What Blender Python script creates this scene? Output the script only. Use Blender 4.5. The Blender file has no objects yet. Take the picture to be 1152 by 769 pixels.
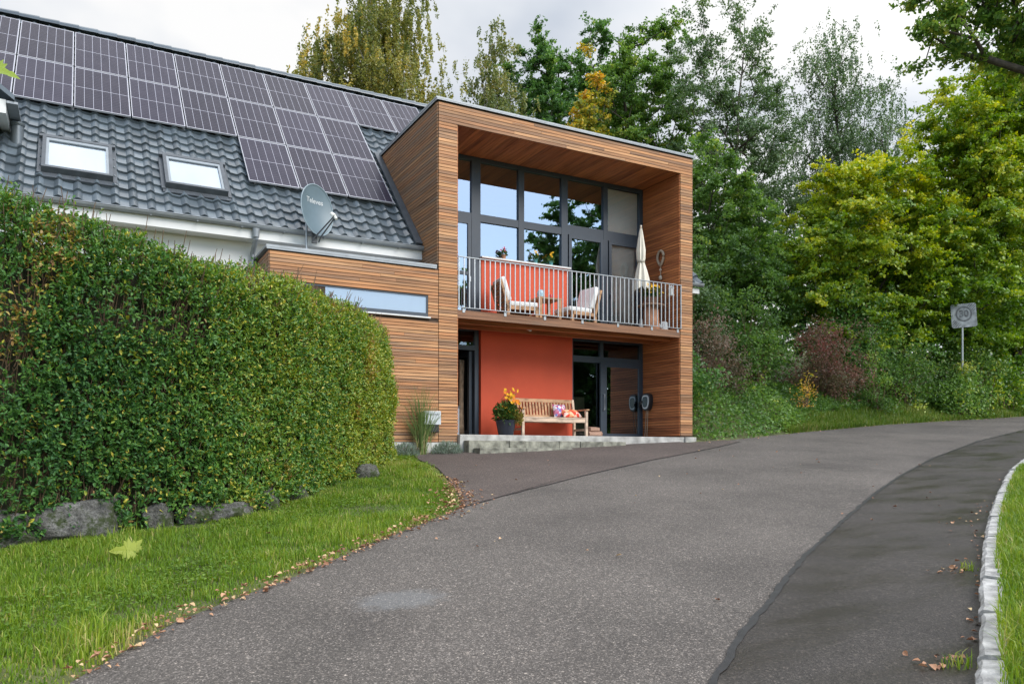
import bpy, math, random
import numpy as np
from mathutils import Vector, Matrix

random.seed(7)
RNG = np.random.default_rng(11)
SC = bpy.context.scene
COL = SC.collection
R = math.radians
ORG = {}                      # world origin of every thing / part that has children

# ------------------------------------------------------------------ helpers
def tag(o, label=None, cat=None, group=None, kind=None):
    if label: o['label'] = label
    if cat: o['category'] = cat
    if group: o['group'] = group
    if kind: o['kind'] = kind
    return o

def thing(name, label, cat, loc, rz=0.0, group=None):
    o = bpy.data.objects.new(name, None)
    o.empty_display_size = .1
    COL.objects.link(o)
    o.location = loc
    o.rotation_euler = (0, 0, rz)
    ORG[o.name] = Vector(loc)
    return tag(o, label, cat, group)

def children(o):
    return [c for c in bpy.data.objects if c.parent == o]

def copy_tree(o, parent=None):
    c = o.copy()
    COL.objects.link(c)
    if parent: c.parent = parent
    for ch in children(o):
        copy_tree(ch, c)
    return c

def link_mesh(name, me, mat, parent=None, origin=None, smooth=False):
    if mat: me.materials.append(mat)
    if smooth:
        me.polygons.foreach_set('use_smooth', np.ones(len(me.polygons), bool))
    o = bpy.data.objects.new(name, me)
    COL.objects.link(o)
    if origin is not None and parent is None:
        o.location = origin
    if parent is not None: o.parent = parent
    return o

class MB:
    """collects boxes, tubes, lathes ... and links them as ONE mesh"""
    def __init__(s): s.v = []; s.f = []
    def poly(s, pts):
        n = len(s.v); s.v += [tuple(p) for p in pts]; s.f.append(tuple(range(n, n + len(pts)))); return s
    def box(s, x0, x1, y0, y1, z0, z1, M=None):
        n = len(s.v)
        P = [(x0,y0,z0),(x1,y0,z0),(x1,y1,z0),(x0,y1,z0),(x0,y0,z1),(x1,y0,z1),(x1,y1,z1),(x0,y1,z1)]
        if M is not None: P = [tuple(M @ Vector(p)) for p in P]
        s.v += P
        for q in ((0,3,2,1),(4,5,6,7),(0,1,5,4),(1,2,6,5),(2,3,7,6),(3,0,4,7)):
            s.f.append(tuple(n + i for i in q))
        return s
    def prism(s, pts, a, b, axis):
        """polygon pts (2D) extruded from a to b along axis"""
        def mk(p, t):
            return {'x': (t, p[0], p[1]), 'y': (p[0], t, p[1]), 'z': (p[0], p[1], t)}[axis]
        n = len(s.v); k = len(pts)
        s.v += [mk(p, a) for p in pts] + [mk(p, b) for p in pts]
        s.f.append(tuple(range(n, n + k))[::-1]); s.f.append(tuple(range(n + k, n + 2*k)))
        for i in range(k):
            j = (i + 1) % k
            s.f.append((n+i, n+j, n+k+j, n+k+i))
        return s
    def tube(s, pts, rad, sides=8, cap=True):
        pts = [Vector(p) for p in pts]
        if not hasattr(rad, '__len__'): rad = [rad]*len(pts)
        n = len(s.v); up = Vector((0, 0, 1))
        for i, p in enumerate(pts):
            d = (pts[min(i+1, len(pts)-1)] - pts[max(i-1, 0)]).normalized()
            a = d.cross(up)
            if a.length < 1e-3: a = d.cross(Vector((1, 0, 0)))
            a.normalize(); b = d.cross(a)
            for k in range(sides):
                t = 2*math.pi*k/sides
                s.v.append(tuple(p + rad[i]*(math.cos(t)*a + math.sin(t)*b)))
        for i in range(len(pts)-1):
            for k in range(sides):
                k2 = (k+1) % sides
                s.f.append((n+i*sides+k, n+i*sides+k2, n+(i+1)*sides+k2, n+(i+1)*sides+k))
        if cap:
            s.f.append(tuple(n+k for k in range(sides))[::-1])
            m = n + (len(pts)-1)*sides
            s.f.append(tuple(m+k for k in range(sides)))
        return s
    def lathe(s, prof, c=(0,0,0), n=20):
        m = len(s.v)
        for r, z in prof:
            for k in range(n):
                t = 2*math.pi*k/n
                s.v.append((c[0]+r*math.cos(t), c[1]+r*math.sin(t), c[2]+z))
        for i in range(len(prof)-1):
            for k in range(n):
                k2 = (k+1) % n
                s.f.append((m+i*n+k, m+i*n+k2, m+(i+1)*n+k2, m+(i+1)*n+k))
        s.f.append(tuple(m+k for k in range(n))[::-1])
        e = m+(len(prof)-1)*n
        s.f.append(tuple(e+k for k in range(n)))
        return s
    def sphere(s, c, rx, ry=None, rz=None, n=10, m=6):
        ry = ry or rx; rz = rz or rx
        prof = [(math.sin(math.pi*i/m), -math.cos(math.pi*i/m)) for i in range(m+1)]
        b = len(s.v)
        for r, z in prof:
            for k in range(n):
                t = 2*math.pi*k/n
                s.v.append((c[0]+rx*r*math.cos(t), c[1]+ry*r*math.sin(t), c[2]+rz*z))
        for i in range(m):
            for k in range(n):
                k2 = (k+1) % n
                s.f.append((b+i*n+k, b+i*n+k2, b+(i+1)*n+k2, b+(i+1)*n+k))
        return s
    def build(s, name, mat, parent=None, origin=None, smooth=False, bevel=0):
        off = Vector((0,0,0))
        if origin is not None: off = Vector(origin)
        elif parent is not None: off = ORG.get(parent.name, Vector((0,0,0)))
        me = bpy.data.meshes.new(name)
        me.from_pydata([(a-off.x, b-off.y, c-off.z) for a, b, c in s.v], [], s.f)
        me.update()
        o = link_mesh(name, me, mat, parent, origin, smooth)
        ORG[o.name] = off
        if smooth and smooth != 'all':
            try: me.set_sharp_from_angle(angle=R(40))
            except Exception: pass
        if bevel:
            b = o.modifiers.new('bevel', 'BEVEL'); b.width = bevel; b.segments = 2; b.limit_method = 'ANGLE'
        return o

def np_mesh(name, V, F, mat, parent=None, origin=None, tint=None):
    """V (n,3) verts, F (m,k) faces; tint is one float per face"""
    off = np.zeros(3)
    if origin is not None: off = np.array(origin, float)
    elif parent is not None: off = np.array(ORG.get(parent.name, (0,0,0)), float)
    V = np.asarray(V, np.float32) - off.astype(np.float32)
    F = np.asarray(F, np.int32)
    me = bpy.data.meshes.new(name)
    me.vertices.add(len(V)); me.vertices.foreach_set('co', V.ravel())
    me.loops.add(F.size); me.loops.foreach_set('vertex_index', F.ravel())
    me.polygons.add(len(F))
    me.polygons.foreach_set('loop_start', np.arange(0, F.size, F.shape[1], dtype=np.int32))
    me.update(calc_edges=True)
    if tint is not None:
        at = me.attributes.new('tint', 'FLOAT', 'FACE')
        at.data.foreach_set('value', np.asarray(tint, np.float32))
    return link_mesh(name, me, mat, parent, origin)

# ------------------------------------------------------------------ materials
def nodes_of(m):
    m.use_nodes = True
    nt = m.node_tree
    for n in list(nt.nodes): nt.nodes.remove(n)
    return nt
def N(nt, t, **kw):
    n = nt.nodes.new(t)
    for k, v in kw.items():
        if k.startswith('i_'):
            key = k[2:]
            n.inputs[int(key) if key.isdigit() else key.replace('_', ' ')].default_value = v
        else: setattr(n, k, v)
    return n
def L(nt, a, b): nt.links.new(a, b)
def ramp(nt, fac, stops, mode='LINEAR'):
    n = N(nt, 'ShaderNodeValToRGB'); n.color_ramp.interpolation = mode
    e = n.color_ramp.elements
    while len(e) < len(stops): e.new(.5)
    for el, (p, c) in zip(e, stops):
        el.position = p; el.color = (*c[:3], 1)
    L(nt, fac, n.inputs[0]); return n.outputs[0]
def c4(c): return (c[0], c[1], c[2], 1)

MATS = {}
def mat(name, col, rough=.6, var=.15, scale=6, stretch=(1,1,1), bump=0, bscale=40, metal=0, spec=.5, detail=4, island=0):
    if name in MATS: return MATS[name]
    m = bpy.data.materials.new(name); MATS[name] = m
    nt = nodes_of(m)
    out = N(nt, 'ShaderNodeOutputMaterial'); p = N(nt, 'ShaderNodeBsdfPrincipled')
    L(nt, p.outputs[0], out.inputs[0])
    p.inputs['Roughness'].default_value = rough
    p.inputs['Metallic'].default_value = metal
    p.inputs['Specular IOR Level'].default_value = spec
    tc = N(nt, 'ShaderNodeTexCoord'); mp = N(nt, 'ShaderNodeMapping'); mp.inputs['Scale'].default_value = stretch
    L(nt, tc.outputs['Object'], mp.inputs[0])
    nz = N(nt, 'ShaderNodeTexNoise', i_Scale=scale, i_Detail=detail); L(nt, mp.outputs[0], nz.inputs['Vector'])
    lo = [max(0, x*(1-var)) for x in col]; hi = [min(1, x*(1+var)) for x in col]
    c = ramp(nt, nz.outputs['Fac'], [(.3, lo), (.7, hi)])
    if island:
        g = N(nt, 'ShaderNodeNewGeometry')
        hs = N(nt, 'ShaderNodeHueSaturation')
        mr = N(nt, 'ShaderNodeMapRange'); mr.inputs[3].default_value = 1-island; mr.inputs[4].default_value = 1+island
        L(nt, g.outputs['Random Per Island'], mr.inputs[0]); L(nt, mr.outputs[0], hs.inputs['Value'])
        L(nt, c, hs.inputs['Color']); c = hs.outputs[0]
    L(nt, c, p.inputs['Base Color'])
    if bump:
        n2 = N(nt, 'ShaderNodeTexNoise', i_Scale=bscale, i_Detail=3); L(nt, mp.outputs[0], n2.inputs['Vector'])
        b = N(nt, 'ShaderNodeBump', i_Strength=bump, i_Distance=.02); L(nt, n2.outputs['Fac'], b.inputs['Height'])
        L(nt, b.outputs[0], p.inputs['Normal'])
    return m

def wood_mat(name, tones, grain, rough=.6, grey=.0, val=1.0):
    """board by board tone (random per board) with stretched grain; grey = share of weathered patches"""
    if name in MATS: return MATS[name]
    m = bpy.data.materials.new(name); MATS[name] = m
    nt = nodes_of(m)
    out = N(nt, 'ShaderNodeOutputMaterial'); p = N(nt, 'ShaderNodeBsdfPrincipled', i_Roughness=rough)
    p.inputs['Specular IOR Level'].default_value = .3
    L(nt, p.outputs[0], out.inputs[0])
    g = N(nt, 'ShaderNodeNewGeometry')
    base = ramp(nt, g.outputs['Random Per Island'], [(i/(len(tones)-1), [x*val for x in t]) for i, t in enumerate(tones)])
    tc = N(nt, 'ShaderNodeTexCoord'); mp = N(nt, 'ShaderNodeMapping'); mp.inputs['Scale'].default_value = grain
    L(nt, tc.outputs['Object'], mp.inputs[0])
    # offset the grain per board
    ad = N(nt, 'ShaderNodeVectorMath', operation='ADD'); sc = N(nt, 'ShaderNodeVectorMath', operation='SCALE'); sc.inputs['Scale'].default_value = 37
    cb = N(nt, 'ShaderNodeCombineXYZ')
    for i in range(3): L(nt, g.outputs['Random Per Island'], cb.inputs[i])
    L(nt, cb.outputs[0], sc.inputs[0]); L(nt, sc.outputs[0], ad.inputs[0]); L(nt, mp.outputs[0], ad.inputs[1])
    nz = N(nt, 'ShaderNodeTexNoise', i_Scale=2.2, i_Detail=6); L(nt, ad.outputs[0], nz.inputs['Vector'])
    mx = N(nt, 'ShaderNodeMix', data_type='RGBA', blend_type='MULTIPLY'); mx.inputs[0].default_value = 1
    L(nt, base, mx.inputs[6])
    L(nt, ramp(nt, nz.outputs['Fac'], [(.25, (.45,.42,.4)), (.5, (.95,.95,.95)), (.75, (1.25,1.2,1.15))]), mx.inputs[7])
    col = mx.outputs[2]
    if grey:
        n3 = N(nt, 'ShaderNodeTexNoise', i_Scale=.9, i_Detail=5); n3.inputs['Roughness'].default_value = .65
        L(nt, ad.outputs[0], n3.inputs['Vector'])
        f = ramp(nt, n3.outputs['Fac'], [(.62-.22*grey, (0,0,0)), (.82-.22*grey, (1,1,1))])
        m2 = N(nt, 'ShaderNodeMix', data_type='RGBA'); L(nt, f, m2.inputs[0]); L(nt, col, m2.inputs[6])
        m2.inputs[7].default_value = (.155,.108,.075,1); col = m2.outputs[2]
    L(nt, col, p.inputs['Base Color'])
    b = N(nt, 'ShaderNodeBump', i_Strength=.25, i_Distance=.01); L(nt, nz.outputs['Fac'], b.inputs['Height']); L(nt, b.outputs[0], p.inputs['Normal'])
    return m

def leaf_mat(name, stops, trans=.42, rough=.45, gloss=.04):
    if name in MATS: return MATS[name]
    m = bpy.data.materials.new(name); MATS[name] = m
    nt = nodes_of(m)
    out = N(nt, 'ShaderNodeOutputMaterial')
    a = N(nt, 'ShaderNodeAttribute', attribute_name='tint')
    c = ramp(nt, a.outputs['Fac'], stops)
    d = N(nt, 'ShaderNodeBsdfDiffuse'); t = N(nt, 'ShaderNodeBsdfTranslucent'); gl = N(nt, 'ShaderNodeBsdfGlossy', i_Roughness=rough)
    gl.inputs[0].default_value = (.9,.95,1,1)
    L(nt, c, d.inputs[0])
    hs = N(nt, 'ShaderNodeHueSaturation', i_Hue=.49, i_Saturation=1.1, i_Value=1.3); L(nt, c, hs.inputs['Color']); L(nt, hs.outputs[0], t.inputs[0])
    m1 = N(nt, 'ShaderNodeMixShader'); m1.inputs[0].default_value = trans
    L(nt, d.outputs[0], m1.inputs[1]); L(nt, t.outputs[0], m1.inputs[2])
    m2 = N(nt, 'ShaderNodeMixShader')
    fr = N(nt, 'ShaderNodeLayerWeight', i_Blend=.25)
    mu = N(nt, 'ShaderNodeMath', operation='MULTIPLY'); mu.inputs[1].default_value = gloss*4
    L(nt, fr.outputs['Facing'], mu.inputs[0]); L(nt, mu.outputs[0], m2.inputs[0])
    L(nt, m1.outputs[0], m2.inputs[1]); L(nt, gl.outputs[0], m2.inputs[2])
    L(nt, m2.outputs[0], out.inputs[0])
    return m

def glass_mat(name, base=.22, tint=(.55,.6,.6)):
    m = bpy.data.materials.new(name); MATS[name] = m
    nt = nodes_of(m)
    out = N(nt, 'ShaderNodeOutputMaterial')
    tr = N(nt, 'ShaderNodeBsdfTransparent'); tr.inputs[0].default_value = (*tint, 1)
    gl = N(nt, 'ShaderNodeBsdfGlossy', i_Roughness=.004); gl.inputs[0].default_value = (.74,.86,.97,1)
    fr = N(nt, 'ShaderNodeFresnel', i_IOR=1.7)
    ad = N(nt, 'ShaderNodeMath', operation='ADD', use_clamp=True); ad.inputs[1].default_value = base
    L(nt, fr.outputs[0], ad.inputs[0])
    tc = N(nt, 'ShaderNodeTexCoord'); nz = N(nt, 'ShaderNodeTexNoise', i_Scale=1.1, i_Detail=1); L(nt, tc.outputs['Object'], nz.inputs['Vector'])
    b = N(nt, 'ShaderNodeBump', i_Strength=.05, i_Distance=.02); L(nt, nz.outputs['Fac'], b.inputs['Height'])
    L(nt, b.outputs[0], gl.inputs['Normal'])
    mx = N(nt, 'ShaderNodeMixShader'); L(nt, ad.outputs[0], mx.inputs[0]); L(nt, tr.outputs[0], mx.inputs[1]); L(nt, gl.outputs[0], mx.inputs[2])
    L(nt, mx.outputs[0], out.inputs[0])
    return m

def asphalt_mat(name, base, speck=.55, wet=0, patch=None, big=.25):
    m = bpy.data.materials.new(name); MATS[name] = m
    nt = nodes_of(m)
    out = N(nt, 'ShaderNodeOutputMaterial'); p = N(nt, 'ShaderNodeBsdfPrincipled'); L(nt, p.outputs[0], out.inputs[0])
    tc = N(nt, 'ShaderNodeTexCoord')
    v = N(nt, 'ShaderNodeTexVoronoi', i_Scale=130); L(nt, tc.outputs['Object'], v.inputs['Vector'])
    v2 = N(nt, 'ShaderNodeTexVoronoi', i_Scale=60); L(nt, tc.outputs['Object'], v2.inputs['Vector'])
    n1 = N(nt, 'ShaderNodeTexNoise', i_Scale=.55, i_Detail=7); n1.inputs['Roughness'].default_value = .62; L(nt, tc.outputs['Object'], n1.inputs['Vector'])
    n2 = N(nt, 'ShaderNodeTexNoise', i_Scale=55, i_Detail=3); L(nt, tc.outputs['Object'], n2.inputs['Vector'])
    sp = N(nt, 'ShaderNodeSeparateColor'); L(nt, v.outputs['Color'], sp.inputs[0])
    sp2 = N(nt, 'ShaderNodeSeparateColor'); L(nt, v2.outputs['Color'], sp2.inputs[0])
    def mul(a, b):
        x = N(nt, 'ShaderNodeMix', data_type='RGBA', blend_type='MULTIPLY'); x.inputs[0].default_value = 1
        L(nt, a, x.inputs[6]); L(nt, b, x.inputs[7]); return x.outputs[2]
    c = ramp(nt, sp.outputs[0], [(0, [x*.62 for x in base]), (.55, base), (.85, [x*1.22 for x in base]), (.93, [min(1, x*(1.5+2*speck)) for x in base]), (1, [min(1, x*(1.8+3.5*speck)) for x in base])])
    c = mul(c, ramp(nt, sp2.outputs[1], [(0, (.86,.86,.86)), (.93, (1.05,1.05,1.05)), (1, (1.9,1.85,1.8))]))
    c = mul(c, ramp(nt, n2.outputs['Fac'], [(.3, (.72,.72,.72)), (.7, (1.22,1.22,1.22))]))
    c = mul(c, ramp(nt, n1.outputs['Fac'], [(.3, (1-big,)*3), (.5, (1,1,1)), (.72, (1+big*.7,)*3)]))
    if patch:
        mp = N(nt, 'ShaderNodeMapping', vector_type='POINT'); mp.inputs['Location'].default_value = (-patch[0], -patch[1], 0)
        L(nt, tc.outputs['Object'], mp.inputs[0])
        mp2 = N(nt, 'ShaderNodeMapping'); mp2.inputs['Rotation'].default_value = (0,0,patch[4]); mp2.inputs['Scale'].default_value = (1/patch[2], 1/patch[3], 0)
        L(nt, mp.outputs[0], mp2.inputs[0])
        ln = N(nt, 'ShaderNodeVectorMath', operation='LENGTH'); L(nt, mp2.outputs[0], ln.inputs[0])
        n4 = N(nt, 'ShaderNodeTexNoise', i_Scale=9, i_Detail=4); L(nt, tc.outputs['Object'], n4.inputs['Vector'])
        ma = N(nt, 'ShaderNodeMath', operation='MULTIPLY_ADD'); ma.inputs[1].default_value = .7; L(nt, n4.outputs['Fac'], ma.inputs[0]); L(nt, ln.outputs['Value'], ma.inputs[2])
        f = ramp(nt, ma.outputs[0], [(.70, (.38,)*3), (1.0, (0,0,0))])
        # map range needs >1, so halve
        mx = N(nt, 'ShaderNodeMix', data_type='RGBA'); L(nt, f, mx.inputs[0]); L(nt, c, mx.inputs[6]); mx.inputs[7].default_value = (.19,.2,.205,1); c = mx.outputs[2]
    if wet:
        mpw = N(nt, 'ShaderNodeMapping'); mpw.inputs['Scale'].default_value = (.5,1.5,1); mpw.inputs['Rotation'].default_value = (0,0,R(-25)); L(nt, tc.outputs['Object'], mpw.inputs[0])
        n3 = N(nt, 'ShaderNodeTexNoise', i_Scale=1.6, i_Detail=9); L(nt, mpw.outputs[0], n3.inputs['Vector'])
        w = ramp(nt, n3.outputs['Fac'], [(.38, (0,0,0)), (.66, (1,1,1))])
        mx = N(nt, 'ShaderNodeMix', data_type='RGBA', blend_type='MULTIPLY'); mx.inputs[7].default_value = (.60,.55,.51,1)
        L(nt, w, mx.inputs[0]); L(nt, c, mx.inputs[6]); c = mx.outputs[2]
        L(nt, ramp(nt, w, [(0, (.72,)*3), (1, (.34,)*3)]), p.inputs['Roughness'])
    else: p.inputs['Roughness'].default_value = .82
    p.inputs['Specular IOR Level'].default_value = .4
    L(nt, c, p.inputs['Base Color'])
    ad = N(nt, 'ShaderNodeMath', operation='ADD'); L(nt, v.outputs['Distance'], ad.inputs[0]); L(nt, n2.outputs['Fac'], ad.inputs[1])
    b = N(nt, 'ShaderNodeBump', i_Strength=.35 if not wet else .2, i_Distance=.008); L(nt, ad.outputs[0], b.inputs['Height']); L(nt, b.outputs[0], p.inputs['Normal'])
    return m

def solar_mat():
    m = bpy.data.materials.new('solar_cells'); nt = nodes_of(m)
    out = N(nt, 'ShaderNodeOutputMaterial'); p = N(nt, 'ShaderNodeBsdfPrincipled', i_Roughness=.3); L(nt, p.outputs[0], out.inputs[0])
    p.inputs['Specular IOR Level'].default_value = .10
    tc = N(nt, 'ShaderNodeTexCoord'); s = N(nt, 'ShaderNodeSeparateXYZ'); L(nt, tc.outputs['Object'], s.inputs[0])
    def line(src, period, width, off=0):
        a = N(nt, 'ShaderNodeMath', operation='ADD'); a.inputs[1].default_value = off; L(nt, src, a.inputs[0])
        d = N(nt, 'ShaderNodeMath', operation='PINGPONG'); d.inputs[1].default_value = period/2; L(nt, a.outputs[0], d.inputs[0])
        l = N(nt, 'ShaderNodeMath', operation='LESS_THAN'); l.inputs[1].default_value = width/2; L(nt, d.outputs[0], l.inputs[0]); return l.outputs[0]
    def mx(a, b):
        q = N(nt, 'ShaderNodeMath', operation='MAXIMUM'); L(nt, a, q.inputs[0]); L(nt, b, q.inputs[1]); return q.outputs[0]
    cols = line(s.outputs[0], 1.0/6, .006)
    mid = line(s.outputs[1], .92, .012)
    rows = line(s.outputs[1], .0767, .006)
    g = N(nt, 'ShaderNodeNewGeometry'); oi = N(nt, 'ShaderNodeObjectInfo')
    nz = N(nt, 'ShaderNodeTexNoise', i_Scale=2.2, i_Detail=2); L(nt, tc.outputs['Object'], nz.inputs['Vector'])
    base = ramp(nt, nz.outputs['Fac'], [(.3, (.017,.015,.028)), (.7, (.029,.025,.040))])
    hs = N(nt, 'ShaderNodeHueSaturation'); mr = N(nt, 'ShaderNodeMapRange'); mr.inputs[3].default_value = .75; mr.inputs[4].default_value = 1.25
    L(nt, oi.outputs['Random'], mr.inputs[0]); L(nt, mr.outputs[0], hs.inputs['Value']); L(nt, base, hs.inputs['Color'])
    m0 = N(nt, 'ShaderNodeMix', data_type='RGBA'); L(nt, rows, m0.inputs[0]); L(nt, hs.outputs[0], m0.inputs[6]); m0.inputs[7].default_value = (.085,.08,.11,1)
    m1 = N(nt, 'ShaderNodeMix', data_type='RGBA'); L(nt, mx(cols, mid), m1.inputs[0]); L(nt, m0.outputs[2], m1.inputs[6]); m1.inputs[7].default_value = (.44,.44,.50,1)
    L(nt, m1.outputs[2], p.inputs['Base Color'])
    return m

def blotch_mat(name, cols, scale=14):
    m = bpy.data.materials.new(name); nt = nodes_of(m)
    out = N(nt, 'ShaderNodeOutputMaterial'); p = N(nt, 'ShaderNodeBsdfPrincipled', i_Roughness=.9); L(nt, p.outputs[0], out.inputs[0])
    tc = N(nt, 'ShaderNodeTexCoord'); v = N(nt, 'ShaderNodeTexVoronoi', i_Scale=scale); L(nt, tc.outputs['Object'], v.inputs['Vector'])
    s = N(nt, 'ShaderNodeSeparateColor'); L(nt, v.outputs['Color'], s.inputs[0])
    L(nt, ramp(nt, s.outputs[0], [(i/len(cols), c) for i, c in enumerate(cols)], 'CONSTANT'), p.inputs['Base Color'])
    return m

TONES_W = [(.30,.15,.073), (.54,.27,.12), (.44,.205,.088), (.60,.325,.155), (.38,.215,.12), (.52,.235,.098), (.28,.155,.088), (.56,.295,.13)]
TONES_R = [(.42,.145,.052), (.54,.20,.072), (.36,.12,.045), (.50,.18,.062), (.31,.105,.042)]
wood_x = wood_mat('weathered larch along x', TONES_W, (.55, 8, 14), grey=.45)
wood_y_shaded = wood_mat('weathered larch along y with shade', TONES_W, (8, .55, 14), grey=.8, val=.52)  # side boards: darker value puts their shade into the colour, besides weathering
wood_ry = wood_mat('sheltered larch wall', TONES_R, (8, .55, 14))
wood_sof = wood_mat('sheltered larch soffit', TONES_R, (9, .5, 9))
wood_rx = wood_mat('sheltered larch along x', TONES_R, (.5, 9, 9))
wood_deck = wood_mat('balcony deck boards', [(.20,.10,.055), (.26,.13,.07), (.17,.09,.055)], (.5, 9, 9), grey=.3)
teak = wood_mat('pale teak', [(.45,.25,.13), (.52,.31,.17), (.40,.21,.10)], (2, 5, 5), val=1.0)
teak_pale = wood_mat('bleached teak', [(.55,.42,.31), (.62,.47,.35)], (2, 5, 5))
backing = mat('dark batten backing', (.055,.034,.022), .9)
red = mat('red fibre cement', (.56,.078,.029), .75, .09, 1.1, bump=.08, bscale=90, detail=8)
frame_m = mat('slate blue window frame', (.032,.045,.062), .42, .06)
alu = mat('galvanised steel', (.38,.405,.42), .42, .08, 20, metal=.55)
zinc = mat('zinc sheet', (.27,.29,.305), .5, .12, 6, metal=.35)
white_m = mat('white render', (.66,.66,.64), .8, .03, 3)
white_p = mat('white paint', (.66,.66,.64), .5, .03, 3)
concrete = mat('pale concrete', (.40,.39,.36), .9, .35, 5, bump=.4, detail=12)
block_m = mat('mossy concrete block', (.23,.225,.18), .95, .6, 6, bump=.6, detail=12)
tile_m = mat('glazed slate blue roof tile', (.095,.118,.135), .30, .18, 3, island=.28, spec=.6)
lead_m = mat('dark lead flashing', (.07,.08,.09), .5, .2)
black_m = mat('black plastic', (.015,.016,.018), .35, .1)
black_pot = mat('blue black glazed pot', (.018,.022,.035), .3, .2)
silver_m = mat('silver plastic', (.55,.57,.58), .3, .05)
grey_box = mat('pale grey metal', (.52,.55,.57), .45, .05)
cream = mat('cream canvas', (.74,.69,.58), .9, .06, 8)
white_cloth = mat('white cushion cloth', (.82,.81,.78), .95, .04, 9, bump=.1)
terracotta = mat('terracotta', (.42,.21,.12), .85, .2, 7)
rope_m = mat('natural rope', (.42,.33,.24), .9, .25, 60)
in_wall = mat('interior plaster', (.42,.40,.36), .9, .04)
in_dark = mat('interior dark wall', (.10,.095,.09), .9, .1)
in_floor = mat('interior oak floor', (.22,.13,.07), .5, .2, 4, stretch=(8,1,1))
glass = glass_mat('window glass', base=.42)
glass_lo = glass_mat('ground floor glass', base=.10, tint=(.5,.53,.53))
sky_glass = glass_mat('skylight glass', base=.25, tint=(.96,.97,.98))
blind_white = mat('white blind', (.56,.57,.58), .85, .02)
bark = mat('grey brown bark', (.075,.06,.048), .95, .35, 9, bump=.5)
birch_bark = mat('pale birch bark', (.42,.40,.37), .85, .5, 5, stretch=(1,1,4))
soil = mat('dark hedge core', (.035,.04,.02), 1, .4, 9)
twig_m = mat('brown twigs', (.16,.10,.06), .9, .3, 20)
def rock_mat():
    m = bpy.data.materials.new('mossy limestone'); nt = nodes_of(m)
    out = N(nt, 'ShaderNodeOutputMaterial'); p = N(nt, 'ShaderNodeBsdfPrincipled', i_Roughness=.95); L(nt, p.outputs[0], out.inputs[0])
    tc = N(nt, 'ShaderNodeTexCoord')
    def nz_(sc, de=8, ro=.7):
        n = N(nt, 'ShaderNodeTexNoise', i_Scale=sc, i_Detail=de); n.inputs['Roughness'].default_value = ro; L(nt, tc.outputs['Object'], n.inputs['Vector']); return n.outputs['Fac']
    a, b, c = nz_(6), nz_(45, 6, .8), nz_(3.5, 10, .75)
    base = ramp(nt, a, [(.35, (.07,.067,.06)), (.5, (.20,.195,.175)), (.65, (.34,.33,.305))])
    mx = N(nt, 'ShaderNodeMix', data_type='RGBA', blend_type='MULTIPLY'); mx.inputs[0].default_value = 1; L(nt, base, mx.inputs[6]); L(nt, ramp(nt, b, [(.35, (.35,.35,.35)), (.6, (1.25,1.25,1.25))]), mx.inputs[7])
    ms = N(nt, 'ShaderNodeMix', data_type='RGBA'); L(nt, ramp(nt, c, [(.50, (0,0,0)), (.58, (1,1,1))]), ms.inputs[0]); L(nt, mx.outputs[2], ms.inputs[6]); ms.inputs[7].default_value = (.055,.075,.022,1)
    L(nt, ms.outputs[2], p.inputs['Base Color'])
    ad = N(nt, 'ShaderNodeMath', operation='ADD'); L(nt, a, ad.inputs[0]); L(nt, b, ad.inputs[1])
    bm = N(nt, 'ShaderNodeBump', i_Strength=1.0, i_Distance=.05); L(nt, ad.outputs[0], bm.inputs['Height']); L(nt, bm.outputs[0], p.inputs['Normal'])
    return m
stone_m = rock_mat()
kerb_m = mat('granite kerb', (.36,.355,.34), .85, .45, 9, bump=.5, bscale=45, detail=12)
ground_m = mat('soil with thatch', (.085,.095,.03), 1, .5, 4, detail=9)
lawn_m = mat('lawn soil', (.075,.11,.022), 1, .5, 7, detail=9)
cell_m = solar_mat()
dish_m = mat('blue grey dish paint', (.12,.17,.195), .42, .05)

# ------------------------------------------------------------------ world, sun, camera
EL, AZ = 40.0, 156.0        # sun elevation, compass-style azimuth (from +Y, clockwise): behind the camera, to the right
w = bpy.data.worlds.new('World'); SC.world = w; w.use_nodes = True
nt = w.node_tree
for n in list(nt.nodes): nt.nodes.remove(n)
wo = N(nt, 'ShaderNodeOutputWorld'); bg = N(nt, 'ShaderNodeBackground'); bg.inputs[1].default_value = .1
L(nt, bg.outputs[0], wo.inputs[0])
sky = N(nt, 'ShaderNodeTexSky', sky_type='NISHITA'); sky.sun_disc = False
sky.sun_elevation = R(EL); sky.sun_rotation = R(AZ); sky.air_density = 1; sky.dust_density = .6; sky.ozone_density = 1.5
tc = N(nt, 'ShaderNodeTexCoord'); sx = N(nt, 'ShaderNodeSeparateXYZ'); L(nt, tc.outputs['Generated'], sx.inputs[0])
# project the direction onto a cloud ceiling
zz = N(nt, 'ShaderNodeMath', operation='MAXIMUM'); zz.inputs[1].default_value = .0; L(nt, sx.outputs[2], zz.inputs[0])
za = N(nt, 'ShaderNodeMath', operation='ADD'); za.inputs[1].default_value = .28; L(nt, zz.outputs[0], za.inputs[0])
dv = N(nt, 'ShaderNodeVectorMath', operation='DIVIDE'); cb = N(nt, 'ShaderNodeCombineXYZ')
for i in range(3): L(nt, za.outputs[0], cb.inputs[i])
L(nt, tc.outputs['Generated'], dv.inputs[0]); L(nt, cb.outputs[0], dv.inputs[1])
nz = N(nt, 'ShaderNodeTexNoise', i_Scale=1.7, i_Detail=7); nz.inputs['Roughness'].default_value = .52; nz.inputs['Distortion'].default_value = .25
L(nt, dv.outputs[0], nz.inputs['Vector'])
nz2 = N(nt, 'ShaderNodeTexNoise', i_Scale=1.6, i_Detail=5); nz2.inputs['Roughness'].default_value = .5
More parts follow.
